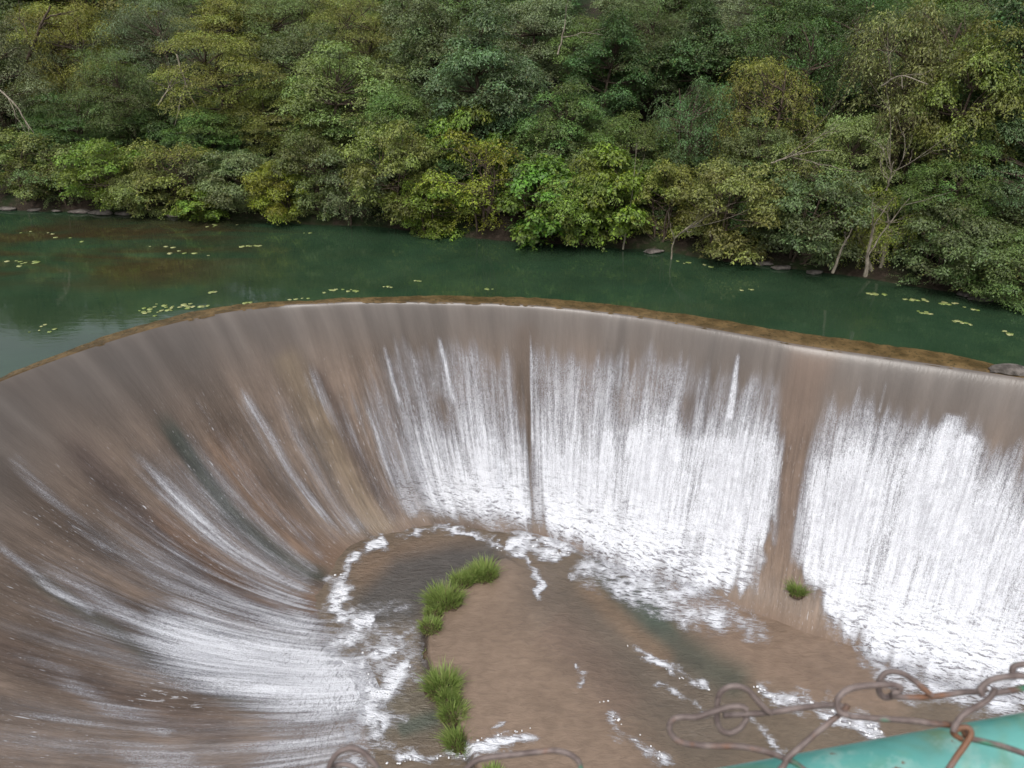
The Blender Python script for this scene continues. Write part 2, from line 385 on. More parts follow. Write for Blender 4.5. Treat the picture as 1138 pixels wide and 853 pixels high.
GZ += .03 * (fbm2(GX, GY, 51, 1.2) - .5) + .018 * (fbm2(GX, GY, 53, 5) - .5)
gpx, gpy = proj(np.stack([GX, GY, GZ], -1))
S = lambda pts, r, soft=.8: stroke(pts, r, soft, gpx, gpy)
Pg = lambda poly, soft: soft_poly(gpx, gpy, poly, soft)
fc = np.zeros(GX.shape + (3,)) + np.array([.128, .100, .074])
fc = over(fc, .9 * ap, [.196, .142, .106])
fc = over(fc, .9 * hump, [.185, .131, .097])
fc = over(fc, .75 * Pg([(400, 610), (470, 596), (520, 600), (540, 620), (480, 640), (410, 660), (385, 640)], 16), [.150, .105, .075])
fc = over(fc, .85 * Pg([(395, 665), (440, 620), (500, 606), (545, 604), (560, 620), (510, 640), (470, 680), (468, 700), (420, 700), (395, 690)], 13), [.066, .064, .062])
fc = over(fc, .7 * Pg([(400, 700), (465, 690), (470, 770), (430, 760)], 14), [.145, .118, .090])
fc = over(fc, .6 * Pg([(410, 770), (470, 760), (500, 820), (420, 820)], 12), [.120, .108, .082])
fc = over(fc, .55 * S([(440, 812), (490, 795)], 9), [.045, .075, .062])
fc = over(fc, .8 * S([(645, 615), (690, 665), (740, 710), (790, 745), (840, 765)], 17, .9), [.060, .066, .050])
fc = over(fc, .8 * Pg([(690, 645), (735, 650), (750, 705), (720, 700)], 14), [.055, .075, .058])
fc = over(fc, .6 * S([(575, 625), (660, 715), (760, 790), (830, 840)], 36, .9), [.105, .085, .068])
fc = over(fc, .7 * S([(640, 640), (700, 700), (750, 740)], 10, .9), [.165, .112, .074])
fc = over(fc, .6 * S([(600, 690), (660, 740), (700, 800)], 22, .9), [.150, .105, .080])
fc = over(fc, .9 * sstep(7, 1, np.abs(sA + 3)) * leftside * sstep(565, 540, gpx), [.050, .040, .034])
m = MT('shallow_brown_water'); p = m.pos(); ca = m.attr('tint').outputs['Color']
r1 = m.noise(m.vscale(p, (.7, 1.4, .2)), 5.5, 5, .6, .5); r2 = m.noise(m.vscale(p, (.6, 1.6, 1)), 19, 4, .6, .3); big = m.noise(p, 1.0, 5, .6)
c = m.mix(1., ca, m.math('MULTIPLY', m.ramp(r1, .3, .7, .90, 1.10), m.ramp(big, .3, .7, .90, 1.10)), 'MULTIPLY')
hh = m.math('ADD', m.math('MULTIPLY', r1, m.attr('rough').outputs['Fac']), m.math('MULTIPLY', r2, m.math('MULTIPLY', m.attr('rough').outputs['Fac'], .35)))
MAT_FLOOR = m.done(m.princ(c, .11, m.bump(hh, .6, .12), .5, ior=1.33))
rough = .40 + .60 * Pg([(380, 600), (520, 590), (560, 620), (480, 680), (475, 740), (500, 830), (400, 850), (370, 700)], 20) + .4 * S([(600, 640), (700, 730), (820, 810)], 50, .8)
o = link(bpy.data.objects.new('basin_water', mesh_np('basin_water', np.stack([GX, GY, GZ], -1).reshape(-1, 3), grid_faces(NX, NY), MAT_FLOOR,
    attrs={'tint': ('FLOAT_COLOR', 'POINT', np.concatenate([fc, np.ones(fc.shape[:2] + (1,))], -1)), 'rough': ('FLOAT', 'POINT', rough)})))
tag(o, kind='structure')
def floor_z(x, y):
    i = np.clip(np.round((x - gx[0]) / (gx[1] - gx[0])).astype(int), 0, NX - 1); j = np.clip(np.round((y - gy[0]) / (gy[1] - gy[0])).astype(int), 0, NY - 1)
    return GZ[i, j]

# foam film on the floor
FD = np.zeros_like(GX)
foam_lines = [
  ([(432, 600), (405, 612), (385, 632), (378, 655), (376, 672), (385, 684)], 3.2, .95), ([(432, 600), (418, 606), (405, 612)], 5, .9), ([(385, 684), (400, 690), (418, 686)], 7, .9), ([(378, 640), (376, 672), (388, 688)], 9, .8),
  ([(388, 706), (398, 722), (420, 732), (448, 722)], 5, .85), ([(405, 750), (412, 770), (430, 775), (440, 752), (460, 740)], 6, .95),
  ([(420, 780), (410, 795), (400, 808)], 4, .75), ([(408, 745), (404, 765)], 6, .8),
  ([(435, 597), (490, 588), (530, 597), (560, 610)], 2.6, .85), ([(555, 606), (570, 602), (600, 598), (628, 605), (634, 622)], 7, .95), ([(566, 608), (585, 625), (596, 645), (603, 672)], 2.6, .68),
  ([(565, 600), (600, 604), (625, 618)], 10, .75),
  ([(697, 717), (725, 734), (760, 755), (790, 766)], 3.5, .7), ([(672, 790), (690, 815), (720, 835), (750, 850)], 6, .7), ([(640, 735), (650, 752), (645, 765)], 2.5, .5),
  ([(836, 760), (860, 775), (890, 780), (920, 795), (950, 810), (985, 822)], 6, .95), ([(905, 785), (940, 800), (980, 815)], 10, .8), ([(720, 760), (760, 775), (790, 800)], 2.5, .5),
  ([(430, 845), (480, 843), (520, 836), (560, 826), (600, 818)], 6, .85), ([(520, 838), (560, 826)], 8, .6),
  ([(545, 808), (560, 800)], 1.5, .5), ([(830, 790), (860, 830), (880, 850)], 4, .5)]
wx = gpx + 16 * (fbm2(GX, GY, 62, 2.2, 3) - .5) + 8 * (fbm2(GX, GY, 63, 8, 2) - .5); wy = gpy + 12 * (fbm2(GX, GY, 64, 2.2, 3) - .5) + 6 * (fbm2(GX, GY, 65, 8, 2) - .5)
brk = .68 + .62 * sstep(.30, .66, fbm2(GX, GY, 67, 2.6, 3))
for pts, r, w in foam_lines:
    FD = np.maximum(FD, w * .80 * brk * stroke(pts, r * (1.15 if pts[0][0] < 600 and pts[0][1] < 800 else .85), 1., wx, wy))
    FD = np.maximum(FD, r and .12 * w * stroke(pts, r * 2.0, 1., wx, wy))
# torn lower fringe of the curtains on the floor
FD = np.maximum(FD, .50 * Pg([(650, 605), (700, 640), (770, 660), (850, 685), (850, 708), (760, 698), (690, 668), (640, 640)], 14))
FD = np.maximum(FD, .55 * Pg([(960, 715), (985, 730), (1030, 750), (1138, 770), (1138, 800), (1030, 782), (985, 765), (960, 735)], 14))
FD = np.maximum(FD, .52 * Pg([(640, 600), (720, 640), (830, 645), (850, 600), (850, 640), (830, 672), (760, 668), (700, 662)], 16))
FD = np.maximum(FD, .70 * Pg([(960, 690), (1000, 690), (1138, 700), (1138, 765), (1080, 752), (1000, 750), (965, 735), (955, 715)], 14))
FD = np.maximum(FD, .44 * Pg([(360, 690), (450, 680), (462, 745), (440, 800), (400, 880), (300, 880)], 22))
FD = np.maximum(FD, .50 * Pg([(1060, 730), (1085, 720), (1110, 735), (1105, 755), (1075, 758)], 8))
FD = FD + (FD > .04) * (1.0 * (fbm2(GX, GY, 61, 3.2) - .5) + .3 * (fbm2(GX, GY, 66, 9, 2) - .5))
fq = grid_faces(NX, NY); fq = fq[(FD.ravel() > .06)[fq].any(1)]
used, inv = np.unique(fq, return_inverse=True)
Pm = np.stack([GX, GY, GZ + .03], -1).reshape(-1, 3)[used]
ang = math.atan2(1, .25)
me = mesh_np('foam', Pm, inv.reshape(fq.shape), MAT_FOAM, attrs={'flow': ('FLOAT_VECTOR', 'POINT', np.stack([Pm[:, 0] * .9, Pm[:, 1] * .9 + Pm[:, 0] * .15, 0 * Pm[:, 0]], -1)),
   'sfrac': ('FLOAT', 'POINT', np.ones(len(Pm))), 'dens': ('FLOAT', 'POINT', FD.ravel()[used])})
tag(link(bpy.data.objects.new('foam', me)), 'thin white foam lacing the brown water of the basin', 'foam', kind='stuff')

# frothy lumps along the strongest foam lines
def ico(sub=1):
    import bmesh
    bm = bmesh.new(); bmesh.ops.create_icosphere(bm, subdivisions=sub, radius=1)
    v = np.array([x.co[:] for x in bm.verts]); f = np.array([[q.index for q in x.verts] for x in bm.faces]); bm.free(); return v, f
iv, iff = ico(2)
Vs, Fs = [], []; n = 0
for pts, r, w in foam_lines:
    if w < .7: continue
    L = sum(math.dist(pts[i], pts[i + 1]) for i in range(len(pts) - 1))
    for _ in range(int(L * r * .03)):
        f = random.random() * (len(pts) - 1); i = int(f); f -= i
        x = pts[i][0] * (1 - f) + pts[i + 1][0] * f + random.gauss(0, r * .5); y = pts[i][1] * (1 - f) + pts[i + 1][1] * f + random.gauss(0, r * .4)
        p = at_z(x, y, ZB + .05); z = float(floor_z(p[0], p[1]))
        rad = random.uniform(.006, .015) * (.6 + r / 11)
        if p[1] < 2.5: continue
        v = iv * np.array([rad * random.uniform(.8, 1.8), rad * random.uniform(.8, 1.8), rad * .65])
        v = v * (1 + .25 * np.sin(iv[:, :1] * 5 + random.random() * 9) * np.cos(iv[:, 1:2] * 6 + random.random() * 9))
        Vs.append(v + [p[0], p[1], z + .03]); Fs.append(iff + n); n += len(v)
m = MT('froth'); nz = m.noise(m.pos(), 40, 3)
MAT_FROTH = m.done(m.princ(m.mix(nz, (.62, .62, .64), (.88, .88, .90)), .5, m.bump(nz, .8, .02), .3))
tag(link(bpy.data.objects.new('froth', mesh_np('froth', np.concatenate(Vs), np.concatenate(Fs), MAT_FROTH))), 'bubbly white froth heaped where the falls meet the basin water', 'froth', kind='stuff')

# ================================================================== RESERVOIR WATER
NR = 60
inner = rim + outw * .12; cen = np.array([0., 8.]); outer = cen + (rim - cen) * 4.5
q = np.linspace(0, 1, NR) ** 2
XY = inner[:, None, :] * (1 - q)[None, :, None] + outer[:, None, :] * q[None, :, None]
st_ = slice(None, None, 4); XY = XY[st_]
m = MT('green_reservoir_water'); p = m.pos()
wd = m.noise(m.vscale(p, (.16, .5, 1)), 1, 5, .65, .6); lf = m.n('ShaderNodeSeparateXYZ'); m.l(p, lf.inputs[0])
# brown water weed showing through, mostly towards the left
reg = m.math('MULTIPLY', m.ramp(lf.outputs[0], -5.5, -10., 0, 1), m.math('MULTIPLY', m.ramp(lf.outputs[1], 17.5, 19.5), m.ramp(lf.outputs[1], 26., 23.)))
weed = m.math('MULTIPLY', m.ramp(wd, .40, .58), m.math('ADD', m.math('MULTIPLY', reg, .85), .08))
vr = m.noise(m.vscale(p, (.5, .5, 1)), 1, 4, .6)
c = m.mix(m.ramp(vr, .3, .7), (.018, .040, .021), (.027, .055, .029))
c = m.mix(weed, c, m.mix(m.noise(p, 3.5, 4), (.020, .016, .008), (.058, .040, .020)))
rp = m.math('ADD', m.noise(m.vscale(p, (1.2, 3.2, 1)), 1.6, 4, .55, .3), m.math('MULTIPLY', m.noise(p, 9, 3), .25))
MAT_WATER = m.done(m.princ(c, .02, m.bump(rp, .05, .04), .5, ior=1.55))
o = link(bpy.data.objects.new('reservoir_water', mesh_np('reservoir_water', np.concatenate([XY, np.zeros(XY.shape[:2] + (1,))], -1).reshape(-1, 3), grid_faces(XY.shape[0], NR), MAT_WATER)))
tag(o, kind='structure')

# ================================================================== FAR BANK AND HILLSIDE
bank_px = [(0, 233), (130, 236), (230, 242), (330, 249), (400, 251), (480, 260), (560, 267), (640, 272), (720, 279), (800, 290), (870, 297), (960, 310), (1050, 324), (1138, 340)]
bank = [at_z(a, b, 0.)[:2] for a, b in bank_px]
bank = [np.array([-60., 34.]), np.array([-32., 28.5])] + bank + [np.array([17., 13.2]), np.array([24., 6.])]
bank_arr = np.array(bank)
def bank_d(x, y):
    d, _ = seg_dist(x, y, bank_arr)
    yb = np.interp(x, bank_arr[:, 0], bank_arr[:, 1]); return np.where(y > yb, d, -d)
def ground_np(x, y):
    d = bank_d(x, y) + .5 * (fbm2(x, y, 71, .6) - .5)
    z = np.where(d < 0, d * .5 - .02, .22 * sstep(0, .45, d) + .27 * np.maximum(d - .3, 0))
    z = np.where(z > 7., 7 + (z - 7) * .45, z)
    return z + .25 * (fbm2(x, y, 73, .9) - .5) * sstep(.2, 1.2, d)
def ground(x, y): return float(ground_np(np.array([float(x)]), np.array([float(y)]))[0])
NX2, NY2 = 420, 300
hx = np.linspace(-75, 60, NX2); hy = np.concatenate([np.linspace(4, 34, 220), np.linspace(34.3, 110, 80)])
HX, HY = np.meshgrid(hx, hy, indexing='ij'); HZ = ground_np(HX, HY)
HZ = np.maximum(HZ, -1.5)
fq = grid_faces(NX2, NY2); hd = bank_d(HX, HY).ravel(); fq = fq[(hd[fq] > -1.2).any(1)]
m = MT('hillside_soil'); p = m.pos()
n1_ = m.noise(p, .8, 6, .65); n2_ = m.noise(p, 6, 5, .6)
c = m.mix(m.ramp(n1_, .4, .62), (.030, .022, .016), (.022, .034, .012)); c = m.mix(m.ramp(n2_, .5, .7, 0, .6), c, (.075, .055, .042))
MAT_SOIL = m.done(m.princ(c, .9, m.bump(n2_, .8, .15), .2))
o = link(bpy.data.objects.new('hillside', mesh_np('hillside', np.stack([HX, HY, HZ], -1).reshape(-1, 3), fq, MAT_SOIL))); tag(o, kind='structure')

# ================================================================== PLANTS
def bark_mat(name, a, b):
    m = MT(name); p = m.objc(); n = m.noise(m.vscale(p, (6, 6, 1.5)), 3, 5, .65)
    return m.done(m.princ(m.mix(m.ramp(n, .35, .65), a, b), .85, m.bump(n, .6, .03), .2))
BARK = bark_mat('brown_bark', (.045, .032, .024), (.12, .092, .07)); PALE = bark_mat('pale_bark', (.16, .135, .10), (.34, .30, .24))
def leaf_mat(name, gloss, trans):
    m = MT(name); oi = m.n('ShaderNodeObjectInfo'); r = m.attr('rnd').outputs['Fac']; cl = m.attr('clump').outputs['Fac']
    hs = m.n('ShaderNodeHueSaturation'); m.l(oi.outputs['Color'], hs.inputs['Color'])
    m.l(m.ramp(cl, 0, 1, .49, .532, False), hs.inputs['Hue']); m.l(m.ramp(r, 0, 1, .92, 1.2, False), hs.inputs['Saturation'])
    m.l(m.math('MULTIPLY', m.ramp(r, 0, 1, .62, 1.45, False), m.ramp(cl, 0, 1, .72, 1.3, False)), hs.inputs['Value'])
    c = m.mix(m.ramp(r, .96, .98, 0, .5), hs.outputs[0], (.17, .12, .030))
    pr = m.princ(c, gloss, None, .4)
    tl = m.n('ShaderNodeBsdfTranslucent'); m.l(m.mix(1., c, (1.15, 1.2, .6), 'MULTIPLY'), tl.inputs[0])
    ms = m.n('ShaderNodeMixShader'); ms.inputs[0].default_value = trans; m.l(pr, ms.inputs[1]); m.l(tl.outputs[0], ms.inputs[2])
    return m.done(ms.outputs[0])
LEAF = leaf_mat('green_leaves', .5, .30)

def tube(path, r0, r1, sides=6):
    path = np.asarray(path, float); n = len(path); T = np.gradient(path, axis=0); T /= np.linalg.norm(T, axis=1, keepdims=True) + 1e-9
    ref = np.where(np.abs(T[:, 2:3]) > .9, np.array([[1., 0, 0]]), np.array([[0, 0, 1.]]))
    A = np.cross(T, ref); A /= np.linalg.norm(A, axis=1, keepdims=True) + 1e-9; B = np.cross(T, A)
    rad = (np.linspace(r0, r1, n) if np.isscalar(r0) else np.asarray(r0))[:, None, None]
    th = np.linspace(0, 2 * np.pi, sides, endpoint=False)[None, :, None]
    V = path[:, None] + rad * (np.cos(th) * A[:, None] + np.sin(th) * B[:, None])
    i, j = np.meshgrid(np.arange(n - 1), np.arange(sides), indexing='ij'); a = (i * sides + j).ravel(); b = (i * sides + (j + 1) % sides).ravel()
    return V.reshape(-1, 3), np.stack([a, b, b + sides, a + sides], 1)
class Bag:
    def __init__(s): s.V = []; s.F = []; s.n = 0
    def add(s, v, f): s.V.append(v); s.F.append(f + s.n); s.n += len(v)
    def mesh(s, name, mat): return mesh_np(name, np.concatenate(s.V), np.concatenate(s.F), mat)
def wander(a, b, n, amp, rng):
    t = np.linspace(0, 1, n)[:, None]; p = a * (1 - t) + b * t
    return p + np.cumsum(rng.normal(0, amp, (n, 3)), 0) * np.sin(t * np.pi)
def leaves(C, Nn, D, size, asp, rng):
    """one folded leaf per row: centres C, normals Nn, long axis D"""
    k = len(C); Nn = Nn / (np.linalg.norm(Nn, axis=1, keepdims=True) + 1e-9)
    D = D - Nn * (D * Nn).sum(1, keepdims=True); D /= np.linalg.norm(D, axis=1, keepdims=True) + 1e-9
    S = np.cross(Nn, D); L = (size * rng.uniform(.65, 1.35, k))[:, None]; w = L * asp * rng.uniform(.8, 1.2, (k, 1))
    b = C - D * L * .5; t = C + D * L * .5 - Nn * L * .12
    m1 = C + S * w * .5 - D * L * .08 + Nn * w * .18; m2 = C - S * w * .5 - D * L * .08 + Nn * w * .18
    V = np.stack([b, m1, t, m2], 1).reshape(-1, 3)
    i = np.arange(k)[:, None] * 4
    return V, i + np.array([[0, 1, 2, 3]])
def unit(rng, k):
    v = rng.normal(size=(k, 3)); return v / np.linalg.norm(v, axis=1, keepdims=True)

def plant_mesh(kind, seed):
    """crown + trunk meshes; nominal height about 1 m times H"""
    rng = np.random.default_rng(seed)
    P = dict(
      bush =dict(H=3.0, rx=1.5, base=.02, clumps=44, cr=(.30, .58), n=398, leaf=0.084, asp=.50, flat=.8, droop=0, up=.5, trunk=.05, stems=5),
      broad=dict(H=3.0, rx=1.5, base=.03, clumps=40, cr=(.30, .55), n=252, leaf=0.127, asp=.62, flat=.75, droop=.2, up=.7, trunk=.05, stems=4),
      tree =dict(H=5.2, rx=1.9, base=.22, clumps=64, cr=(.36, .66), n=398, leaf=0.084, asp=.48, flat=.85, droop=.1, up=.6, trunk=.12, stems=1),
      tall =dict(H=6.0, rx=1.55, base=.15, clumps=64, cr=(.34, .60), n=398, leaf=0.087, asp=.50, flat=.95, droop=.4, up=.4, trunk=.13, stems=1),
      layer=dict(H=5.0, rx=2.1, base=.30, clumps=50, cr=(.45, .80), n=482, leaf=0.070, asp=.42, flat=.50, droop=.15, up=.9, trunk=.11, stems=2),
      weep =dict(H=5.0, rx=1.8, base=.20, clumps=46, cr=(.32, .55), n=210, leaf=0.077, asp=.36, flat=.8, droop=1.0, up=.4, trunk=.11, stems=2),
      fine =dict(H=5.0, rx=1.9, base=.18, clumps=58, cr=(.40, .70), n=588, leaf=0.057, asp=.34, flat=.85, droop=.4, up=.5, trunk=.11, stems=2),
      twig =dict(H=2.8, rx=1.3, base=.05, clumps=32, cr=(.25, .45), n=168, leaf=0.074, asp=.45, flat=.8, droop=.3, up=.4, trunk=.04, stems=7))[kind]
    H, rx = P['H'], P['rx']; trunk = Bag()
    lean = rng.normal(0, .10, 2) * H
    stems = []
    for s in range(P['stems']):
        a = rng.uniform(0, 2 * np.pi); sp = (.55 if P['stems'] > 1 else .0) * rx * rng.uniform(.3, 1)
        b0 = np.array([math.cos(a), math.sin(a), 0]) * (.06 * P['stems'] ** .5); b0[2] = -.25
        b1 = np.array([math.cos(a) * sp + lean[0], math.sin(a) * sp + lean[1], H * rng.uniform(.72, .88)])
        path = wander(b0, b1, 9, .05 * H / 5 + .02, rng); stems.append(path)
        trunk.add(*tube(path, P['trunk'] * rng.uniform(.8, 1.1), P['trunk'] * .22, 7))
    zc = H * (P['base'] + 1) / 2; hz = H * (1 - P['base']) / 2
    CV, NV, DV, SZ, CL = [], [], [], [], []
    k = 0; tries = 0; cents = []
    while k < P['clumps'] and tries < 4000:
        tries += 1
        u = unit(rng, 1)[0]; rr = rng.uniform(.45, 1.0) ** .6
        zf = u[2] * rr
        prof = 1.0 if kind in ('bush', 'broad', 'twig') else (1.05 - .35 * max(zf, 0))
        lob = 1 + .28 * math.sin(2.3 * math.atan2(u[1], u[0]) + seed) * math.cos(3 * u[2] + seed * 1.7)
        c = np.array([u[0] * rr * rx * prof * lob + lean[0] * .7, u[1] * rr * rx * prof * lob + lean[1] * .7, zc + zf * hz * (1 + .15 * math.sin(seed + 4 * u[0]))])
        if kind in ('bush', 'broad', 'twig') and c[2] < .15: c[2] = rng.uniform(.1, .4)
        cr = rng.uniform(*P['cr'])
        if any(np.linalg.norm((c - q) / np.array([1, 1, .75])) < .42 * (cr + r2) for q, r2 in cents): continue
        cents.append((c, cr)); k += 1
        # limb out to the clump
        stp = stems[rng.integers(len(stems))]; j = int(np.clip(np.argmin(np.abs(stp[:, 2] - (c[2] - .35 * abs(c[2] - zc) - .3))), 1, 7))
        trunk.add(*tube(wander(stp[j], c, 6, .035, rng), P['trunk'] * .32, .008, 4))
        n = int(P['n'] * (cr / np.mean(P['cr'])) ** 2)
        tone = rng.random()
        q = unit(rng, n); q[:, 2] = np.where(q[:, 2] < -.25, -q[:, 2] * rng.uniform(.2, 1, n), q[:, 2])
        rad = cr * rng.uniform(.55, 1.08, (n, 1)) ** .7 * (1 + .3 * np.sin(5 * q[:, :1] + seed + k) * np.cos(4 * q[:, 1:2] + k))
        C = c + q * rad * np.array([1, 1, P['flat']])
        Nn = q * .8 + np.array([0, 0, P['up']]) + rng.normal(0, .45, (n, 3))
        D = q * np.array([1, 1, .3]) + np.array([0, 0, -.35 - P['droop'] * .6]) + rng.normal(0, .5, (n, 3))
        CV.append(C); NV.append(Nn); DV.append(D); SZ.append(np.full(n, P['leaf'])); CL.append(np.full(n, tone))
        # sprays sticking out of the clump
        for _ in range(5 + int(5 * P['droop'])):
            a = unit(rng, 1)[0]; a[2] = abs(a[2]) * .6 if P['droop'] < .5 else a[2] * .3
            L = rng.uniform(.3, .65) * (1 + .5 * P['droop']); m_ = int(L / P['leaf'] * 2.6)
            t = np.linspace(.1, 1, m_)[:, None]
            pts = c + a * cr * .7 + a * L * t * (1 - .4 * P['droop'] * t) + np.array([0, 0, -1]) * (t ** 2) * L * (.25 + 1.1 * P['droop'])
            trunk.add(*tube(pts[::max(1, m_ // 5)], .008, .003, 3)) if m_ > 6 else None
            side = np.cross(a, [0, 0, 1]) + 1e-3
            D = side * np.where(np.arange(m_) % 2, 1, -1)[:, None] + a * .8 + np.array([0, 0, -.3 - P['droop']]) + rng.normal(0, .2, (m_, 3))
            CV.append(pts + rng.normal(0, .03, (m_, 3)) + D * P['leaf'] * .3); NV.append(np.array([0, 0, 1.]) + a * .4 + rng.normal(0, .35, (m_, 3))); DV.append(D)
            SZ.append(np.full(m_, P['leaf'] * 1.05)); CL.append(np.full(m_, tone))
    if kind == 'twig':
        for _ in range(46):
            stp = stems[rng.integers(len(stems))]; s0 = stp[rng.integers(3, 8)]; a = unit(rng, 1)[0]; a[2] = abs(a[2]) * .5
            trunk.add(*tube(wander(s0, s0 + a * rng.uniform(.5, 1.3), 6, .05, rng), .014, .005, 4))
    C = np.concatenate(CV); V, Fq = leaves(C, np.concatenate(NV), np.concatenate(DV), np.concatenate(SZ), P['asp'], rng)
    k = len(C)
    crown = mesh_np('crown', V, Fq, LEAF, False, {'rnd': ('FLOAT', 'FACE', rng.random(k)), 'clump': ('FLOAT', 'FACE', np.concatenate(CL))})
    return crown, trunk, H, rx
PROTO = {}
def proto(kind, v):
    if (kind, v) not in PROTO:
        crown, tb, H, rx = plant_mesh(kind, 100 * v + sum(map(ord, kind)))
        PROTO[kind, v] = (crown, tb.mesh('trunk', BARK), tb.mesh('trunk', PALE), H, rx)
    return PROTO[kind, v]
COLS = dict(
  green=(.078, .102, .036), dull=(.088, .104, .046), olive=(.125, .128, .044), yellow=(.140, .148, .036), lime=(.115, .140, .036),
  dark=(.050, .074, .030), blue=(.074, .104, .050), grey=(.108, .122, .070), pale=(.125, .152, .064), brown=(.118, .114, .048), bright=(.092, .138, .034), gold=(.155, .140, .046))
def plant(kind, v, col, X, Y, h, w, label, cat, group=None, pale=False, sink=.2, rz=None):
    crown, tk, tkp, H, rx = proto(kind, v)
    s = (h + sink) / H; sw = min(max(w / rx, .72 * s), 1.35 * s)
    name = {'bush': 'bush', 'broad': 'broadleaf_bush', 'tree': 'tree', 'tall': 'tall_tree', 'layer': 'spreading_tree', 'weep': 'weeping_tree', 'fine': 'feathery_tree', 'twig': 'twiggy_bush'}[kind]
    g = ground(X, Y)
    root = empty(name, (X, Y, g - sink), random.uniform(0, 6.28) if rz is None else rz, (sw, sw, s))
    tag(root, label, cat, group)
    link(bpy.data.objects.new('trunk', tkp if pale else tk), root)
    c = link(bpy.data.objects.new('crown', crown), root)
    b = COLS[col]; k = random.uniform(.9, 1.1); k *= 1.8; c.color = (b[0] * .97 * k * random.uniform(.94, 1.06), b[1] * k, b[2] * k * random.uniform(.9, 1.1), 1)
    return root
def place(px, ytop, back, kind, v, col, wpx, label, cat='tree', pale=False, group=None):
    """stands `back` metres behind the waterline, its top seen at row ytop, crown half-width wpx pixels"""
    xb = np.linspace(-30, 25, 800); yb = np.interp(xb, bank_arr[:, 0], bank_arr[:, 1]) + back
    bx, _ = proj(np.stack([xb, yb, np.full_like(xb, 1 + .3 * back)], -1)); i = int(np.argmin(np.abs(bx - px)))
    X, Y = xb[i], yb[i]; d = ray(px, ytop); t = Y / d[1]; ztop = CAM[2] + d[2] * t
    return plant(kind, v, col, X, Y, max(ztop - ground(X, Y), .6), wpx * t / F0, label, cat, group, pale)

# ---- bushes along the waterline, left to right
GB = 'bushes along the far waterline'
for a in [
 (18, 150, .9, 'bush', 0, 'olive', 46, 'olive bush at the far left end of the waterline'),
 (66, 160, .7, 'twig', 0, 'dull', 40, 'thin dull bush between the two olive bushes above the pale rocks'),
 (118, 152, .8, 'bush', 1, 'lime', 44, 'yellow-green bush just behind the pale shore rocks'),
 (162, 178, .4, 'bush', 2, 'olive', 34, 'low olive bush over the right end of the pale shore rocks'),
 (200, 150, .9, 'twig', 1, 'olive', 46, 'upright ochre bush rising left of the low creeping bush'),
 (226, 205, .15, 'broad', 1, 'lime', 34, 'low bright green bush creeping over the water edge'),
 (268, 168, .8, 'bush', 3, 'dull', 44, 'dull green bush left of the golden yellow bush'),
 (316, 182, .5, 'bush', 0, 'yellow', 34, 'golden yellow bush leaning over the waterline'),
 (345, 150, 1.2, 'bush', 2, 'dull', 42, 'shadowy dull bush right of the golden yellow bush'),
 (388, 170, .4, 'twig', 2, 'grey', 44, 'grey twiggy bush with pale upright stems at the water'),
 (432, 132, 1.2, 'bush', 1, 'olive', 52, 'tall dull olive bush right of the grey twiggy bush'),
 (472, 196, .3, 'bush', 3, 'lime', 44, 'low lime green bush trailing into the water'),
 (530, 152, .7, 'twig', 0, 'yellow', 56, 'mustard coloured bush with brown lower twigs'),
 (600, 178, .3, 'broad', 0, 'bright', 52, 'bright green large-leaved bush overhanging the water'),
 (650, 176, .5, 'bush', 2, 'lime', 48, 'yellow-green bush right of the bright large-leaved bush'),
 (692, 172, .7, 'broad', 2, 'lime', 48, 'lime bush carried on a thin pale trunk'),
 (736, 186, 1.1, 'bush', 0, 'olive', 40, 'olive bush with yellow tips above the bare twigs'),
 (800, 178, .6, 'bush', 3, 'olive', 56, 'round olive bush bending down to the muddy bank'),
 (848, 214, 1.5, 'twig', 1, 'dark', 40, 'dark sparse bush above the muddy bank'),
 (892, 188, .8, 'bush', 1, 'dull', 56, 'dull green bush left of the weeping tree'),
 (1050, 228, .8, 'bush', 2, 'dull', 50, 'vine-covered dull bush right of the weeping tree'),
 (1096, 252, .4, 'twig', 0, 'green', 44, 'sparse green bush near the right end of the bank'),
 (1135, 262, .3, 'bush', 0, 'green', 46, 'low leafy green bush at the right end of the bank')]:
    place(a[0], a[1], a[2] * .5, *a[3:], cat='bush', group=GB)
place(984, 206, .5, 'weep', 0, 'yellow', 62, 'small weeping yellow-green tree on two pale leaning trunks at the waterline', pale=True)

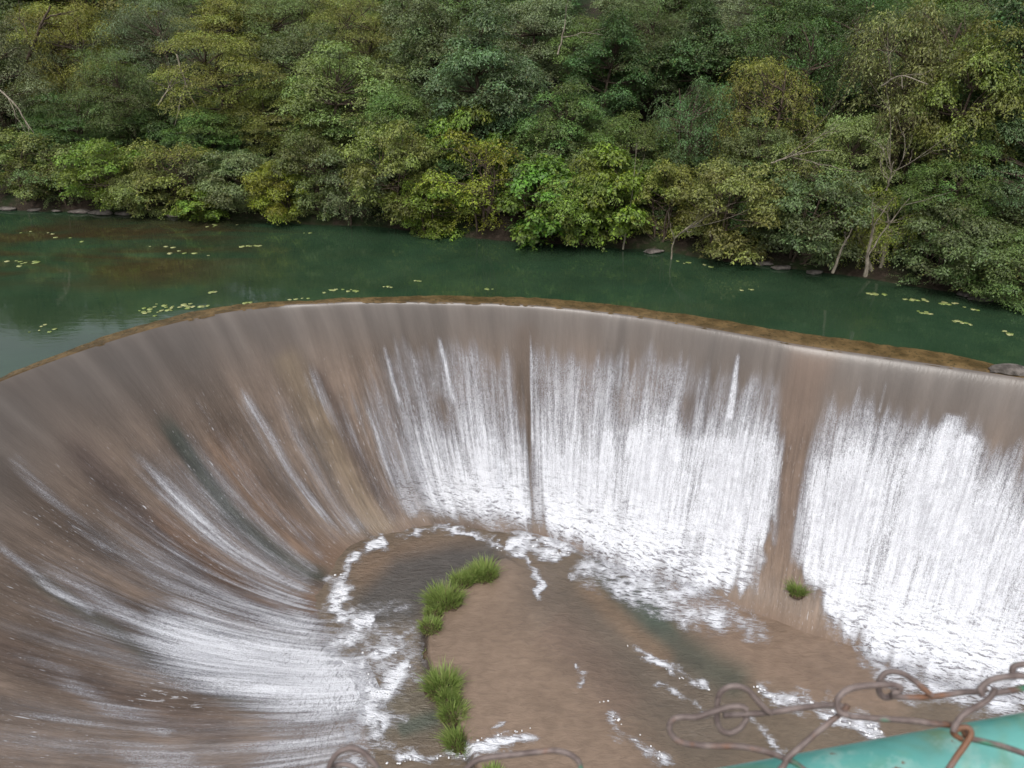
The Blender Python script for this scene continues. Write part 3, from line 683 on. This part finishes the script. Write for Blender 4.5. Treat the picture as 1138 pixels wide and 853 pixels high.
# ---- trees of the middle slope
for a in [
 (20, 6, 4.0, 'fine', 0, 'grey', 70, 'grey-green feathery tree at the left edge of the wood'),
 (72, 102, 2.6, 'layer', 0, 'dark', 52, 'flat-topped dark green tree with a shaded hollow below'),
 (98, 2, 4.6, 'fine', 1, 'gold', 62, 'golden yellow feathery tree near the upper left'),
 (146, 60, 3.2, 'fine', 2, 'dull', 50, 'dull feathery tree left of the bare dead branches'),
 (186, 0, 5.5, 'fine', 0, 'grey', 62, 'tall greyish feathery tree behind the bare dead branches'),
 (262, 30, 4., 'layer', 1, 'olive', 66, 'spreading tree in flat olive layers'),
 (240, 118, 2.6, 'tree', 0, 'green', 46, 'small green tree below the flat olive layers'),
 (318, 100, 3., 'layer', 2, 'olive', 56, 'low spreading tree with sunlit yellowish layers'),
 (345, 30, 6., 'tree', 1, 'dull', 56, 'dull round tree left of the big pale green tree'),
 (392, 46, 4., 'tree', 2, 'pale', 76, 'big pale green tree with a rounded billowing crown'),
 (455, 96, 2.6, 'tree', 0, 'green', 48, 'mid green tree between the big pale tree and the bright sprig'),
 (470, 8, 6.5, 'tall', 0, 'dull', 66, 'tall dull tree behind the big pale green tree'),
 (520, 112, 2.4, 'broad', 1, 'lime', 34, 'small bright lime bush perched halfway up the slope'),
 (575, 20, 4., 'tall', 1, 'blue', 66, 'tall pointed blue-green tree in the middle of the wood'),
 (618, 92, 2.4, 'tall', 2, 'green', 48, 'green tree with drooping sprays below the pointed blue-green tree'),
 (672, 20, 7., 'tall', 0, 'dark', 66, 'dark green tree behind the thin bare pole trunk'),
 (695, 128, 2.4, 'tree', 1, 'green', 50, 'green tree above the lime bush with the pale trunk'),
 (762, 78, 3., 'weep', 1, 'blue', 46, 'bluish tree with large drooping leaf sprays'),
 (748, 6, 8., 'tall', 1, 'dark', 60, 'very dark tree at the top behind the bluish drooping tree'),
 (842, 52, 3.6, 'weep', 2, 'olive', 64, 'olive tree arching to the right over a dark gap'),
 (838, 132, 2., 'tree', 2, 'dull', 44, 'dull low tree under the arching olive tree'),
 (902, 8, 7., 'weep', 0, 'dark', 56, 'dark drooping tree between the arching olive and the tall brownish tree'),
 (950, 128, 2.4, 'tree', 0, 'pale', 50, 'pale green clumpy tree above the weeping tree'),
 (905, 150, 1.8, 'twig', 2, 'olive', 48, 'bare-branched olive bush left of the pale green clumpy tree'),
 (1000, -12, 4.6, 'weep', 1, 'brown', 78, 'tall brownish tree hung with drooping vines'),
 (1052, 22, 3.2, 'tall', 2, 'olive', 54, 'yellow-green tree right of the tall brownish vine-hung tree'),
 (1035, 160, 1.8, 'tree', 2, 'green', 48, 'green tree at the foot of the yellow-green tree'),
 (1118, 120, 2.4, 'layer', 1, 'blue', 60, 'blue-green tree with level branches at the right edge'),
 (1112, -20, 5., 'tall', 0, 'dark', 70, 'tall dark tree filling the upper right corner')]:
    place(*a, group='trees of the wooded slope')

for a in [(-30, -25, 4.2, 'tree', 0, 'dull', 70), (-88, 10, 4.6, 'tall', 2, 'green', 60), (-150, -10, 5.2, 'tree', 1, 'dull', 74), (-230, 10, 5., 'tall', 0, 'dull', 74)]:  # trees added past the left edge to limit sky reflected in the water
    place(*a, label='green tree of the wood, added past the left edge to screen sky from the water reflection', group='trees deep in the wood')
# ---- the rest of the wood behind
rr = random.Random(5)
for back, stepx, kinds in [(9.5, 66, ('tree', 'fine', 'tall')), (14, 78, ('tall', 'tree', 'layer')), (20, 92, ('tall', 'tree', 'fine')), (28, 120, ('tall', 'tree', 'tree')), (40, 150, ('tall', 'tree', 'tree'))]:
    x = -260 + rr.uniform(0, 30)
    while x < 1230:
        lefty = sstep(60, 220, np.array(float(x)))
        top = (rr.uniform(-20, 22) if back < 12 else rr.uniform(-60, -10)) if x > 180 else rr.uniform(-60, -25)
        kd = rr.choice(kinds); cl = rr.choice(['dull', 'green', 'dark', 'grey', 'blue'] if x > 560 else ['dull', 'grey', 'olive', 'green', 'pale'])
        place(x, top - (back - 9) * .7, back, kd, rr.randrange(3), cl, rr.uniform(52, 78), 'green tree of the wood, added past the left edge to screen sky from the water reflection', group='trees deep in the wood')
        x += stepx * rr.uniform(.8, 1.2)
# low undergrowth bushes filling the slope between the rows
for back, stepx in [(1.8, 62), (3.6, 72), (6.2, 86)]:
    x = -30
    while x < 1180:
        base = np.interp(x, [0, 400, 800, 1138], [210, 215, 245, 290])
        place(x + rr.uniform(-15, 15), base - 34 - back * 14 + rr.uniform(-12, 12), back, rr.choice(['bush', 'twig', 'bush']), rr.randrange(3), rr.choice(['dark', 'dull', 'green', 'dull']), rr.uniform(38, 56),
              'dull green undergrowth bush half hidden between the trees', cat='bush', group='undergrowth bushes on the slope')
        x += stepx * rr.uniform(.85, 1.15)

# ---- bare dead branches and thin bare trunks
def stick(name, label, cat, px_pts, back, r0, mat, forks=0, seed=0):
    rng = np.random.default_rng(seed); pts = []
    for (a, b) in px_pts:
        yb = np.interp((a - W0 / 2) / F0 * 27, bank_arr[:, 0], bank_arr[:, 1]) + back
        pts.append(at_y(a, b, yb))
    pts = np.array(pts); p = catmull(pts, 14); p += np.cumsum(rng.normal(0, .012, p.shape), 0)
    bag = Bag(); bag.add(*tube(p, r0, r0 * .4, 6))
    for _ in range(forks):
        i = rng.integers(3, 12); a = (p[i] - p[i - 1]); a /= np.linalg.norm(a); d = a + rng.normal(0, .6, 3); L = rng.uniform(.4, 1.1)
        q = wander(p[i], p[i] + d * L, 7, .03, rng); bag.add(*tube(q, r0 * .45, r0 * .15, 4))
        for _ in range(2):
            j = rng.integers(2, 6); bag.add(*tube(wander(q[j], q[j] + (d + rng.normal(0, .6, 3)) * L * .4, 5, .02, rng), r0 * .2, r0 * .1, 3))
    o = bpy.data.objects.new(name, bag.mesh(name, mat)); org = Vector(p[0]); o.data.transform(Matrix.Translation(-org)); o.location = org
    return tag(link(o), label, cat)
stick('dead_branch', 'pale bare branch slanting down at the far left edge', 'branch', [(-10, 92), (20, 120), (45, 160)], 1.0, .035, PALE, 3, 1)
stick('bare_trunk', 'dark leaning trunk forking near the top left corner', 'trunk', [(30, 70), (42, 40), (58, 8)], 3.2, .07, BARK, 3, 2)
stick('dead_branch', 'long pale dead branch slanting down right of the feathery trees', 'branch', [(196, 60), (212, 108), (234, 146)], 2.4, .030, PALE, 4, 3)
stick('dead_branch', 'tangled grey dead branch beside the long slanting one', 'branch', [(176, 118), (188, 96), (196, 70)], 2.6, .032, PALE, 8, 4)
stick('bare_trunk', 'thin pale pole trunk in front of the dark tree', 'trunk', [(620, 60), (627, 34), (632, 4)], 2.6, .028, PALE, 2, 5)
stick('bare_trunk', 'thin white trunk rising from the water below the lime bush', 'trunk', [(692, 276), (696, 252), (702, 228)], .05, .032, PALE, 2, 6)
stick('dead_branch', 'grey bare branch lying against the muddy bank', 'branch', [(746, 288), (752, 262), (778, 240)], .1, .026, PALE, 9, 7)
stick('dead_branch', 'crooked bare branch reaching right above the round olive bush', 'branch', [(858, 180), (885, 172), (925, 166)], 1.0, .022, PALE, 5, 8)
stick('bare_trunk', 'pale slanting trunk below the weeping tree, left of the upright one', 'trunk', [(926, 302), (936, 278), (948, 255)], .3, .038, PALE, 1, 9)
stick('bare_trunk', 'upright pale trunk standing at the water below the weeping tree', 'trunk', [(962, 306), (966, 280), (972, 250)], .25, .050, PALE, 2, 10)
stick('dead_branch', 'thin dry branch hanging among the brownish vines', 'branch', [(980, 96), (1005, 84), (1035, 92)], 2.6, .022, PALE, 4, 11)
stick('dead_branch', 'bare twig fan rising above the weeping tree', 'branch', [(985, 212), (990, 196), (994, 178)], .5, .020, PALE, 7, 12)

def face_at(px, py):
    i = np.argmin((PXF - px) ** 2 + (PYF - py) ** 2); return PF.reshape(-1, 3)[i]
# ---- rocks on the shore
m = MT('shore_rock'); p = m.objc(); n_ = m.noise(p, 5, 6, .65)
MAT_ROCK = m.done(m.princ(m.mix(m.ramp(n_, .35, .65), (.06, .052, .045), (.17, .15, .135)), .85, m.bump(n_, .8, .08), .3))
rv, rf = ico(3)
def rock(px, py, s, label, group, seed):
    rng = np.random.default_rng(seed); o3 = rng.uniform(-9, 9, 3)
    v = rv * np.array([s * 1.4, s * .7, s * .27])
    d = np.array([mnoise.fractal(Vector(q * 1.6 + o3), 1, 2, 4) for q in rv]); v = v * (1 + .35 * d)[:, None]
    o = bpy.data.objects.new('rock', mesh_np('rock', v, rf, MAT_ROCK, False)); P_ = at_z(px, py, .04); o.location = P_; o.rotation_euler = (0, 0, rng.uniform(-.3, .3))
    tag(link(o), label, 'rock', group)
for i, (px, s) in enumerate([(8, .22), (38, .16), (62, .13), (88, .24), (112, .30), (138, .22), (192, .2)]):
    rock(px, np.interp(px, [0, 230], [233, 242]) - 1.5, s, ['flat pale rock at the far left of the shore', 'small pale rock second from the left on the shore', 'smallest pale rock on the left shore',
       'pale rock just left of the largest shore rock', 'largest pale flat rock on the left shore', 'pale rock just right of the largest shore rock', 'lone pale rock left of the creeping bright bush'][i], 'pale rocks along the left shore', i)
for i, (px, py, s) in enumerate([(868, 297, .18), (884, 293, .26), (905, 302, .16), (848, 292, .2), (1076, 326, .2), (1092, 331, .24), (726, 279, .2)]):
    rock(px, py, s, ['small brown rock at the water left of the muddy-bank boulder', 'largest boulder on the muddy bank left of the weeping tree', 'low rock right of the muddy-bank boulder', 'muddy rock below the dark sparse bush',
       'brown rock on the right shore below the sparse green bush', 'pinkish rock nearest the right end of the shore', 'brown rock under the bush with yellow tips'][i], 'brown rocks on the right bank', 20 + i)

rock(1126, 411, .30, 'pale patch built as a flat rock on the crest ledge at the right edge', None, 51)  # pale patch on the ledge, modelled as a flat rock
# ================================================================== LILY PADS
def pad_mesh():
    k = 18; th = np.linspace(.18, 2 * np.pi - .18, k); r = .5 * (1 + .04 * np.sin(th * 5))
    ring = np.stack([np.cos(th) * r, np.sin(th) * r, .012 + .02 * np.sin(th * 3)], 1); V = np.vstack([[0, 0, .006], ring]); V2 = V - [0, 0, .012]
    F1 = np.stack([np.zeros(k - 1, int), np.arange(1, k), np.arange(2, k + 1)], 1); n = k + 1
    return np.vstack([V, V2]), np.vstack([F1, F1[:, ::-1] + n, np.stack([np.arange(1, k), np.arange(1, k) + n, np.arange(2, k + 1)], 1)[:, [0, 1, 2]], np.stack([np.arange(1, k) + n, np.arange(2, k + 1) + n, np.arange(2, k + 1)], 1)])
m = MT('lily_pad_green'); oi = m.n('ShaderNodeObjectInfo')
cc = m.mix(oi.outputs['Random'], (.20, .27, .07), (.40, .40, .19)); c2 = m.mix(m.ramp(m.noise(m.objc(), 5, 3), .5, .7, 0, .5), cc, (.22, .16, .06))
MAT_PAD = m.done(m.princ(c2, .35, None, .5))
pv, pf = pad_mesh(); PAD = mesh_np('lily_pad', pv, pf, MAT_PAD, False)
rl = random.Random(3)
for pts, n, sx, sy, r, lab in [
   ([(150, 345), (175, 342), (200, 340), (222, 341)], 34, 14, 4.0, .17, 'lily pad in the thickest patch by the left rim'),
   ([(232, 325), (240, 324)], 5, 4, .5, .17, 'lily pad in the short row above the thickest left patch'),
   ([(268, 337), (284, 336)], 6, 6, 1, .18, 'lily pad at the rim right of the thickest left patch'),
   ([(310, 333), (345, 331)], 5, 10, .7, .16, 'lily pad touching the rim where the brown ledge narrows'),
   ([(362, 324), (404, 322)], 11, 6, 1.5, .15, 'lily pad in the row above the middle rim'),
   ([(425, 318), (440, 319)], 5, 5, .5, .15, 'lily pad in the small row upstream of the middle rim'),
   ([(455, 311), (470, 312)], 3, 4, .3, .13, 'lonely lily pad in the open green water at the middle'), ([(535, 320), (548, 322)], 3, 4, .5, .14, 'lily pad just above the far rim at the centre'),
   ([(12, 290), (55, 290)], 10, 12, 5, .22, 'lily pad floating over brown weed at the far left'), ([(20, 262), (90, 262)], 7, 16, 4, .2, 'lily pad near the left shore rocks'),
   ([(165, 275), (225, 282)], 9, 15, 4, .2, 'lily pad scattered over the brown weed'), ([(270, 273), (282, 273)], 5, 6, 1, .2, 'lily pad in the raft right of the brown weed'), ([(225, 250), (265, 250)], 6, 12, 1.5, .2, 'lily pad under the creeping bright bush'),
   ([(330, 258), (345, 259)], 3, 5, .5, .17, 'lily pad below the shadowy dull bush'),
   ([(752, 290), (790, 296)], 9, 10, 1.5, .16, 'lily pad below the muddy bank'), ([(820, 322), (836, 321)], 3, 5, 1, .13, 'lily pad upstream of the right rim, left of the trunk reflections'),
   ([(965, 327), (985, 326)], 7, 5, 1.0, .16, 'lily pad right of the trunk reflection'), ([(1012, 331), (1030, 334)], 11, 7, 1.8, .16, 'lily pad in the left of the two yellow-green rafts'),
   ([(1046, 336), (1060, 338)], 10, 6, 1.6, .16, 'lily pad in the right of the two yellow-green rafts'), ([(1022, 346), (1034, 349)], 6, 4, .7, .15, 'lily pad in the row below the left raft'),
   ([(1058, 355), (1078, 360)], 8, 4, .8, .15, 'lily pad in the slanting row below the right raft'), ([(1110, 367), (1128, 372)], 9, 4, 1.0, .16, 'lily pad in the row nearest the right edge'), ([(1072, 341), (1085, 344)], 4, 4, .6, .14, 'lily pad trailing off the right raft'),
   ([(60, 365), (40, 370)], 6, 14, 4, .14, 'lily pad among the bright sky reflections')]:
    for _ in range(n):
        f = rl.random() * (len(pts) - 1); i = min(int(f), len(pts) - 2); f -= i
        x = pts[i][0] * (1 - f) + pts[i + 1][0] * f + rl.gauss(0, sx * .6); y = pts[i][1] * (1 - f) + pts[i + 1][1] * f + rl.gauss(0, sy * .6)
        if y > np.interp(x, [0, 50, 100, 200, 300, 400, 600], [408, 392, 376, 349, 334, 328, 326]) and x < 600: continue
        o = bpy.data.objects.new('lily_pad', PAD); o.location = at_z(x, y, .008); s = r * .68 * rl.uniform(.55, 1.3); o.scale = (s, s * rl.uniform(.8, 1), s); o.rotation_euler = (rl.gauss(0, .04), rl.gauss(0, .04), rl.uniform(0, 6.3))
        tag(link(o), lab, 'lily pad', lab.replace('lily pad', 'lily pads', 1))

# ================================================================== GRASS TUFTS
m = MT('grass_blades'); g = m.attr('along').outputs['Fac']; r = m.attr('rnd').outputs['Fac']
gc = m.mix(m.ramp(r, 0, 1), (.14, .21, .045), (.27, .34, .10)); gc = m.mix(m.ramp(g, .30, .05, 0, .9), gc, (.13, .075, .032)); gc = m.mix(m.ramp(r, .9, .95, 0, .6), gc, (.24, .20, .09))
tl = m.n('ShaderNodeBsdfTranslucent'); m.l(gc, tl.inputs[0]); ms = m.n('ShaderNodeMixShader'); ms.inputs[0].default_value = .25
m.l(m.princ(gc, .5, None, .3), ms.inputs[1]); m.l(tl.outputs[0], ms.inputs[2]); MAT_GRASS = m.done(ms.outputs[0])
m = MT('root_clod'); n_ = m.noise(m.objc(), 9, 5, .6)
MAT_CLOD = m.done(m.princ(m.mix(n_, (.03, .022, .016), (.12, .078, .046)), .7, m.bump(n_, .8, .06), .3))
cv, cfc = ico(3)
def tuft(px, py, w, h, dep, label, seed, z=ZB + .22, n=None):
    w *= 1.3; dep *= 1.3; h *= 1.0
    rng = np.random.default_rng(seed); n = n or int(560 * w / .4); h *= .88
    a = rng.uniform(0, 6.28, n); rad = np.sqrt(rng.random(n)); b = np.stack([np.cos(a) * rad * w * .42, np.sin(a) * rad * dep * .42, np.zeros(n)], 1)
    L = h * rng.uniform(.55, 1.1, n) * (1 - .25 * rad); out = np.stack([np.cos(a), np.sin(a), 0 * a], 1) * (rad * .55 + .1)[:, None] + rng.normal(0, .22, (n, 3)) + [-.05, .05, 0]
    ts = np.linspace(0, 1, 5); wd = .007 * rng.uniform(.7, 1.3, n); side = np.stack([-np.sin(a + rng.normal(0, .8, n)), np.cos(a), 0 * a], 1)
    V = []; 
    for t in ts:
        c = b + np.array([0, 0, 1]) * (L * t * (1 - .25 * t))[:, None] + out * (L * t ** 1.7)[:, None]
        ww = (wd * (1 - t) ** .6 + .0006)[:, None]; V += [c - side * ww, c + side * ww]
    V = np.stack(V, 1); base = np.arange(n)[:, None] * 10
    Fq = np.concatenate([base + np.array([[2 * i, 2 * i + 1, 2 * i + 3, 2 * i + 2]]) for i in range(4)])
    al = np.tile(np.repeat(ts, 2), n)
    p = at_z(px, py, z); p[2] = float(floor_z(p[0], p[1])) - .01
    root = empty('grass_tuft', p); tag(root, label, 'grass tuft', 'grass tufts growing in the basin')
    link(bpy.data.objects.new('blades', mesh_np('blades', V.reshape(-1, 3), Fq, MAT_GRASS, False, {'along': ('FLOAT', 'POINT', al), 'rnd': ('FLOAT', 'FACE', np.tile(rng.random(n), 4))})), root)
    cvv = cv * np.array([w * .46, dep * .46, .07]); cvv = cvv * (1 + .3 * np.array([mnoise.noise(Vector(q * 2.3 + seed)) for q in cv]))[:, None]
    link(bpy.data.objects.new('root_clod', mesh_np('root_clod', cvv, cfc, MAT_CLOD)), root)
tuft(538, 640, .50, .42, .45, 'bushy green tuft at the far end of the grass line', 1)
tuft(514, 648, .42, .32, .35, 'narrow green tuft joining the two largest far tufts', 2)
tuft(494, 670, .62, .46, .50, 'widest bright green tuft with reddish roots in the grass line', 3)
tuft(479, 698, .36, .26, .35, 'short brownish tuft below the widest tuft', 4)
tuft(492, 766, .50, .48, .50, 'tall round green tuft just below the bare gap in the grass line', 5)
tuft(503, 793, .36, .34, .36, 'thin tuft between the tall round tuft and the last one', 6)
tuft(509, 818, .38, .42, .40, 'last green tuft at the near end of the grass line', 7)
tuft(482, 683, .30, .24, .3, 'thin tuft bridging the widest tuft and the short brownish one', 11)
tuft(499, 780, .34, .30, .3, 'sparse tuft hard against the foot of the tall round tuft', 12)
tuft(526, 643, .34, .30, .3, 'thin tuft tucked under the bushy far tuft', 13)
tuft(474, 722, .14, .09, .2, 'tiny brown sprouts in the bare gap of the grass line', 8, n=60)
def tuft_on(p, w, h, dep, label, seed):
    z0 = globals()['floor_z']; globals()['floor_z'] = lambda x, y: p[2] + .02
    a, b = proj(p); tuft(float(a), float(b), w, h, dep, label, seed, z=p[2]); globals()['floor_z'] = z0
tuft_on(face_at(885, 660), .26, .34, .26, 'lone green tuft on the bare brown ramp at the foot of the brown gap', 9)
tuft(548, 866, .30, .24, .3, 'low tuft seen through the wire loop at the bottom of the fence', 10)

# ================================================================== CHAIN-LINK FENCE ON THE BRIDGE
fence = empty('chain_link_fence', tuple(at_t(900, 900, .52)))
tag(fence, 'rusty chain-link fence with peeling green paint tied to a teal top rail', 'fence')
Z1 = lambda pts: [(730 + a / 5.419, 720 + b / 5.419) for a, b in pts]
Z2 = lambda pts: [(928 + a / 5.419, 720 + b / 5.419) for a, b in pts]
Z3 = lambda pts: [(340 + a / 3.347, 780 + b / 3.347) for a, b in pts]
wires = [
 (Z1([(545, 375), (520, 358), (480, 352), (400, 365), (320, 390), (240, 415), (160, 415), (108, 425), (78, 455), (78, 500), (105, 542), (160, 572), (250, 585), (350, 590), (450, 590), (550, 600), (640, 620), (720, 645), (780, 668), (830, 690), (870, 720), (960, 790), (1060, 880)]), .425, .44),
 (Z1([(690, 395), (650, 365), (600, 310), (550, 255), (490, 230), (430, 235), (385, 265), (367, 310), (362, 370), (362, 440), (388, 495), (440, 512), (500, 482), (538, 430), (535, 395)]), .445, .452),
 (Z1([(400, 405), (500, 400), (600, 395), (700, 385), (800, 370), (900, 355), (1000, 345), (1080, 345), (1120, 352)]), .450, .450),
 (Z1([(560, 950), (660, 820), (765, 705), (785, 665), (870, 590), (960, 510), (1050, 440), (1128, 375), (1150, 340)]), .428, .428),
 (Z2([(85, 395), (60, 402), (30, 385), (12, 345), (20, 300), (60, 260), (120, 237), (200, 226), (280, 220), (350, 222), (392, 236), (385, 262), (340, 268)]), .420, .428),
 (Z2([(585, 285), (540, 250), (480, 200), (420, 160), (360, 142), (305, 150), (272, 188), (262, 230), (268, 270), (300, 298), (345, 290)]), .438, .444),
 (Z2([(330, 285), (450, 297), (560, 293), (680, 280), (780, 265), (870, 262), (915, 245)]), .442, .442),
 (Z2([(40, 385), (90, 410), (200, 420), (350, 430), (480, 440), (600, 455), (690, 463), (740, 475), (775, 500), (785, 525), (820, 545), (920, 570), (1020, 595), (1138, 635), (1300, 700)]), .438, .432),
 (Z2([(560, 900), (640, 790), (690, 720), (735, 650), (785, 580), (818, 520), (805, 482), (760, 478), (715, 500), (718, 520), (760, 548)]), .424, .432),
 (Z2([(712, 500), (722, 470), (760, 415), (800, 382), (860, 350), (920, 310), (955, 268), (965, 240)]), .425, .425),
 (Z2([(890, 285), (872, 255), (895, 222), (940, 192), (1010, 175), (1080, 168), (1138, 168), (1260, 160)]), .420, .420),
 (Z2([(940, 275), (1040, 258), (1138, 240), (1280, 215)]), .438, .438),
 (Z2([(1130, 165), (1075, 155), (1068, 130), (1082, 108), (1115, 100), (1160, 105), (1230, 170)]), .434, .434),
 (Z3([(60, 330), (84, 250), (100, 212), (130, 182), (170, 171), (210, 184), (240, 212), (268, 246), (330, 330)]), .470, .470),
 (Z3([(95, 236), (140, 232), (175, 240), (200, 262)]), .476, .476),
 (Z3([(520, 330), (600, 246), (630, 220), (680, 206), (760, 197), (850, 187), (920, 181), (970, 190), (1008, 214), (1022, 246), (1030, 330)]), .462, .462)]
bag = Bag()
for pts, t0, t1 in wires:
    w = catmull(pts, len(pts) * 7); t = np.linspace(t0, t1, len(w))
    w3 = np.array([at_t(a, b, tt) for (a, b), tt in zip(w, t)])
    v, f = tube(w3, .00168, .00168, 10); bag.add(v, f)
    for e, k in ((0, 0), (-1, len(w3) - 1)):      # close the cut ends
        c = len(v)
        vv = np.vstack([w3[k][None], v[k * 10:(k + 1) * 10]]); ff = np.array([[0, 1 + i, 1 + (i + 1) % 10, 0] for i in range(10)])[:, :3]
        bag.V.append(vv); n0 = bag.n; bag.n += len(vv); bag.F.append(np.column_stack([ff + n0, ff[:, 2:] + n0])[:, :4])
V = np.concatenate(bag.V); Fq = np.concatenate(bag.F)
tri = Fq[:, 2] == Fq[:, 3]
m = MT('rusty_painted_wire'); p = m.pos()
r1 = m.noise(p, 34, 5, .6); r2 = m.noise(p, 90, 4, .6); r3 = m.noise(m.vscale(p, (1, 1.3, 1)), 21, 2, .5)
c = m.mix(m.ramp(r2, .35, .7), (.105, .078, .072), (.200, .160, .148)); c = m.mix(m.ramp(r1, .54, .68, 0, .8), c, (.19, .085, .040))
c = m.mix(m.ramp(r3, .60, .64, 0, .95), c, (.030, .19, .115))
MAT_WIRE = m.done(m.princ(c, .55, m.bump(r2, .4, .001), .4))
child('wire_mesh', mesh_np('wire_mesh', V, [Fq[~tri], Fq[tri][:, :3]], MAT_WIRE), fence)
# teal rail: a 60 mm pipe, level, running across behind the wires
rr0 = .034
a = at_t(700, 871, .520); b = at_t(1138, 791, .500)
dirn = (b - a) / np.linalg.norm(b - a)
# axis sits one radius below the sight line that grazes the top edge
viewd = ray(920, 850); viewd /= np.linalg.norm(viewd); dn = np.cross(viewd, dirn); dn /= np.linalg.norm(dn); dn *= -np.sign(dn[2])
a0 = a + dn * rr0 - dirn * .5; b0 = b + dn * rr0 + dirn * .6
tt = np.linspace(0, 1, 40)[:, None]; v, f = tube(a0 * (1 - tt) + b0 * tt, rr0, rr0, 40)
m = MT('peeling_teal_paint'); p = m.pos()
r1 = m.noise(p, 11, 6, .6); r2 = m.noise(p, 45, 5, .65); r3 = m.noise(m.vscale(p, (1, 1, 1)), 160, 3, .6); r4 = m.noise(p, 6, 4, .6, .6)
c = m.mix(m.ramp(r1, .35, .65), (.050, .255, .225), (.125, .360, .325)); c = m.mix(m.ramp(r4, .47, .58, 0, .75), c, (.17, .20, .055))
c = m.mix(m.ramp(r2, .52, .64, 0, .5), c, (.26, .42, .38)); c = m.mix(m.ramp(r2, .66, .69), c, (.14, .075, .04))
MAT_RAIL = m.done(m.princ(c, m.ramp(r1, .3, .7, .32, .5), m.bump(m.math('ADD', r2, m.math('MULTIPLY', r3, .3)), .35, .002), .5))
child('top_rail', mesh_np('top_rail', v, f, MAT_RAIL), fence)

# ================================================================== LIGHT, SKY, CAMERA
w = bpy.data.worlds.new('World'); SC.world = w; w.use_nodes = True; nt = w.node_tree; nt.nodes.clear()
SUN_EL, SUN_AZ = 58., 200.           # high behind cloud, from behind the camera and a little left
sky = nt.nodes.new('ShaderNodeTexSky'); sky.sky_type = 'NISHITA'; sky.sun_disc = False; sky.sun_elevation = R(SUN_EL); sky.sun_rotation = R(SUN_AZ)
sky.dust_density = 4.; sky.air_density = 1.2; sky.ozone_density = 1.
hs = nt.nodes.new('ShaderNodeHueSaturation'); hs.inputs['Saturation'].default_value = .30
bg = nt.nodes.new('ShaderNodeBackground'); bg.inputs[1].default_value = .15; wo = nt.nodes.new('ShaderNodeOutputWorld')
nt.links.new(sky.outputs[0], hs.inputs['Color']); nt.links.new(hs.outputs[0], bg.inputs[0]); nt.links.new(bg.outputs[0], wo.inputs[0])
sun = bpy.data.lights.new('sun', 'SUN'); sun.energy = 1.5; sun.angle = R(18); sun.color = (1, .97, .92)
so = bpy.data.objects.new('sun', sun); COL.objects.link(so)
az, el = R(SUN_AZ), R(SUN_EL); dv = Vector((math.sin(az) * math.cos(el), math.cos(az) * math.cos(el), math.sin(el)))
so.rotation_euler = (-dv).to_track_quat('-Z', 'Y').to_euler(); so.location = dv * 60
cam = bpy.data.cameras.new('camera'); co = bpy.data.objects.new('camera', cam); COL.objects.link(co); SC.camera = co
cam.sensor_width = 36; cam.lens = 36 * F0 / W0; cam.clip_start = .02; cam.clip_end = 500
co.location = CAM; co.rotation_euler = (R(90) - PITCH, 0, 0)
cam.dof.use_dof = True; cam.dof.focus_distance = 16; cam.dof.aperture_fstop = 16
SC.view_settings.view_transform = 'Standard'; SC.view_settings.look = 'None'; SC.view_settings.gamma = 1; SC.view_settings.exposure = .25
SC.view_settings.use_curve_mapping = False
SC.cycles.use_denoising = True; SC.cycles.max_bounces = 6; SC.cycles.transparent_max_bounces = 12; SC.cycles.caustics_reflective = False; SC.cycles.caustics_refractive = False
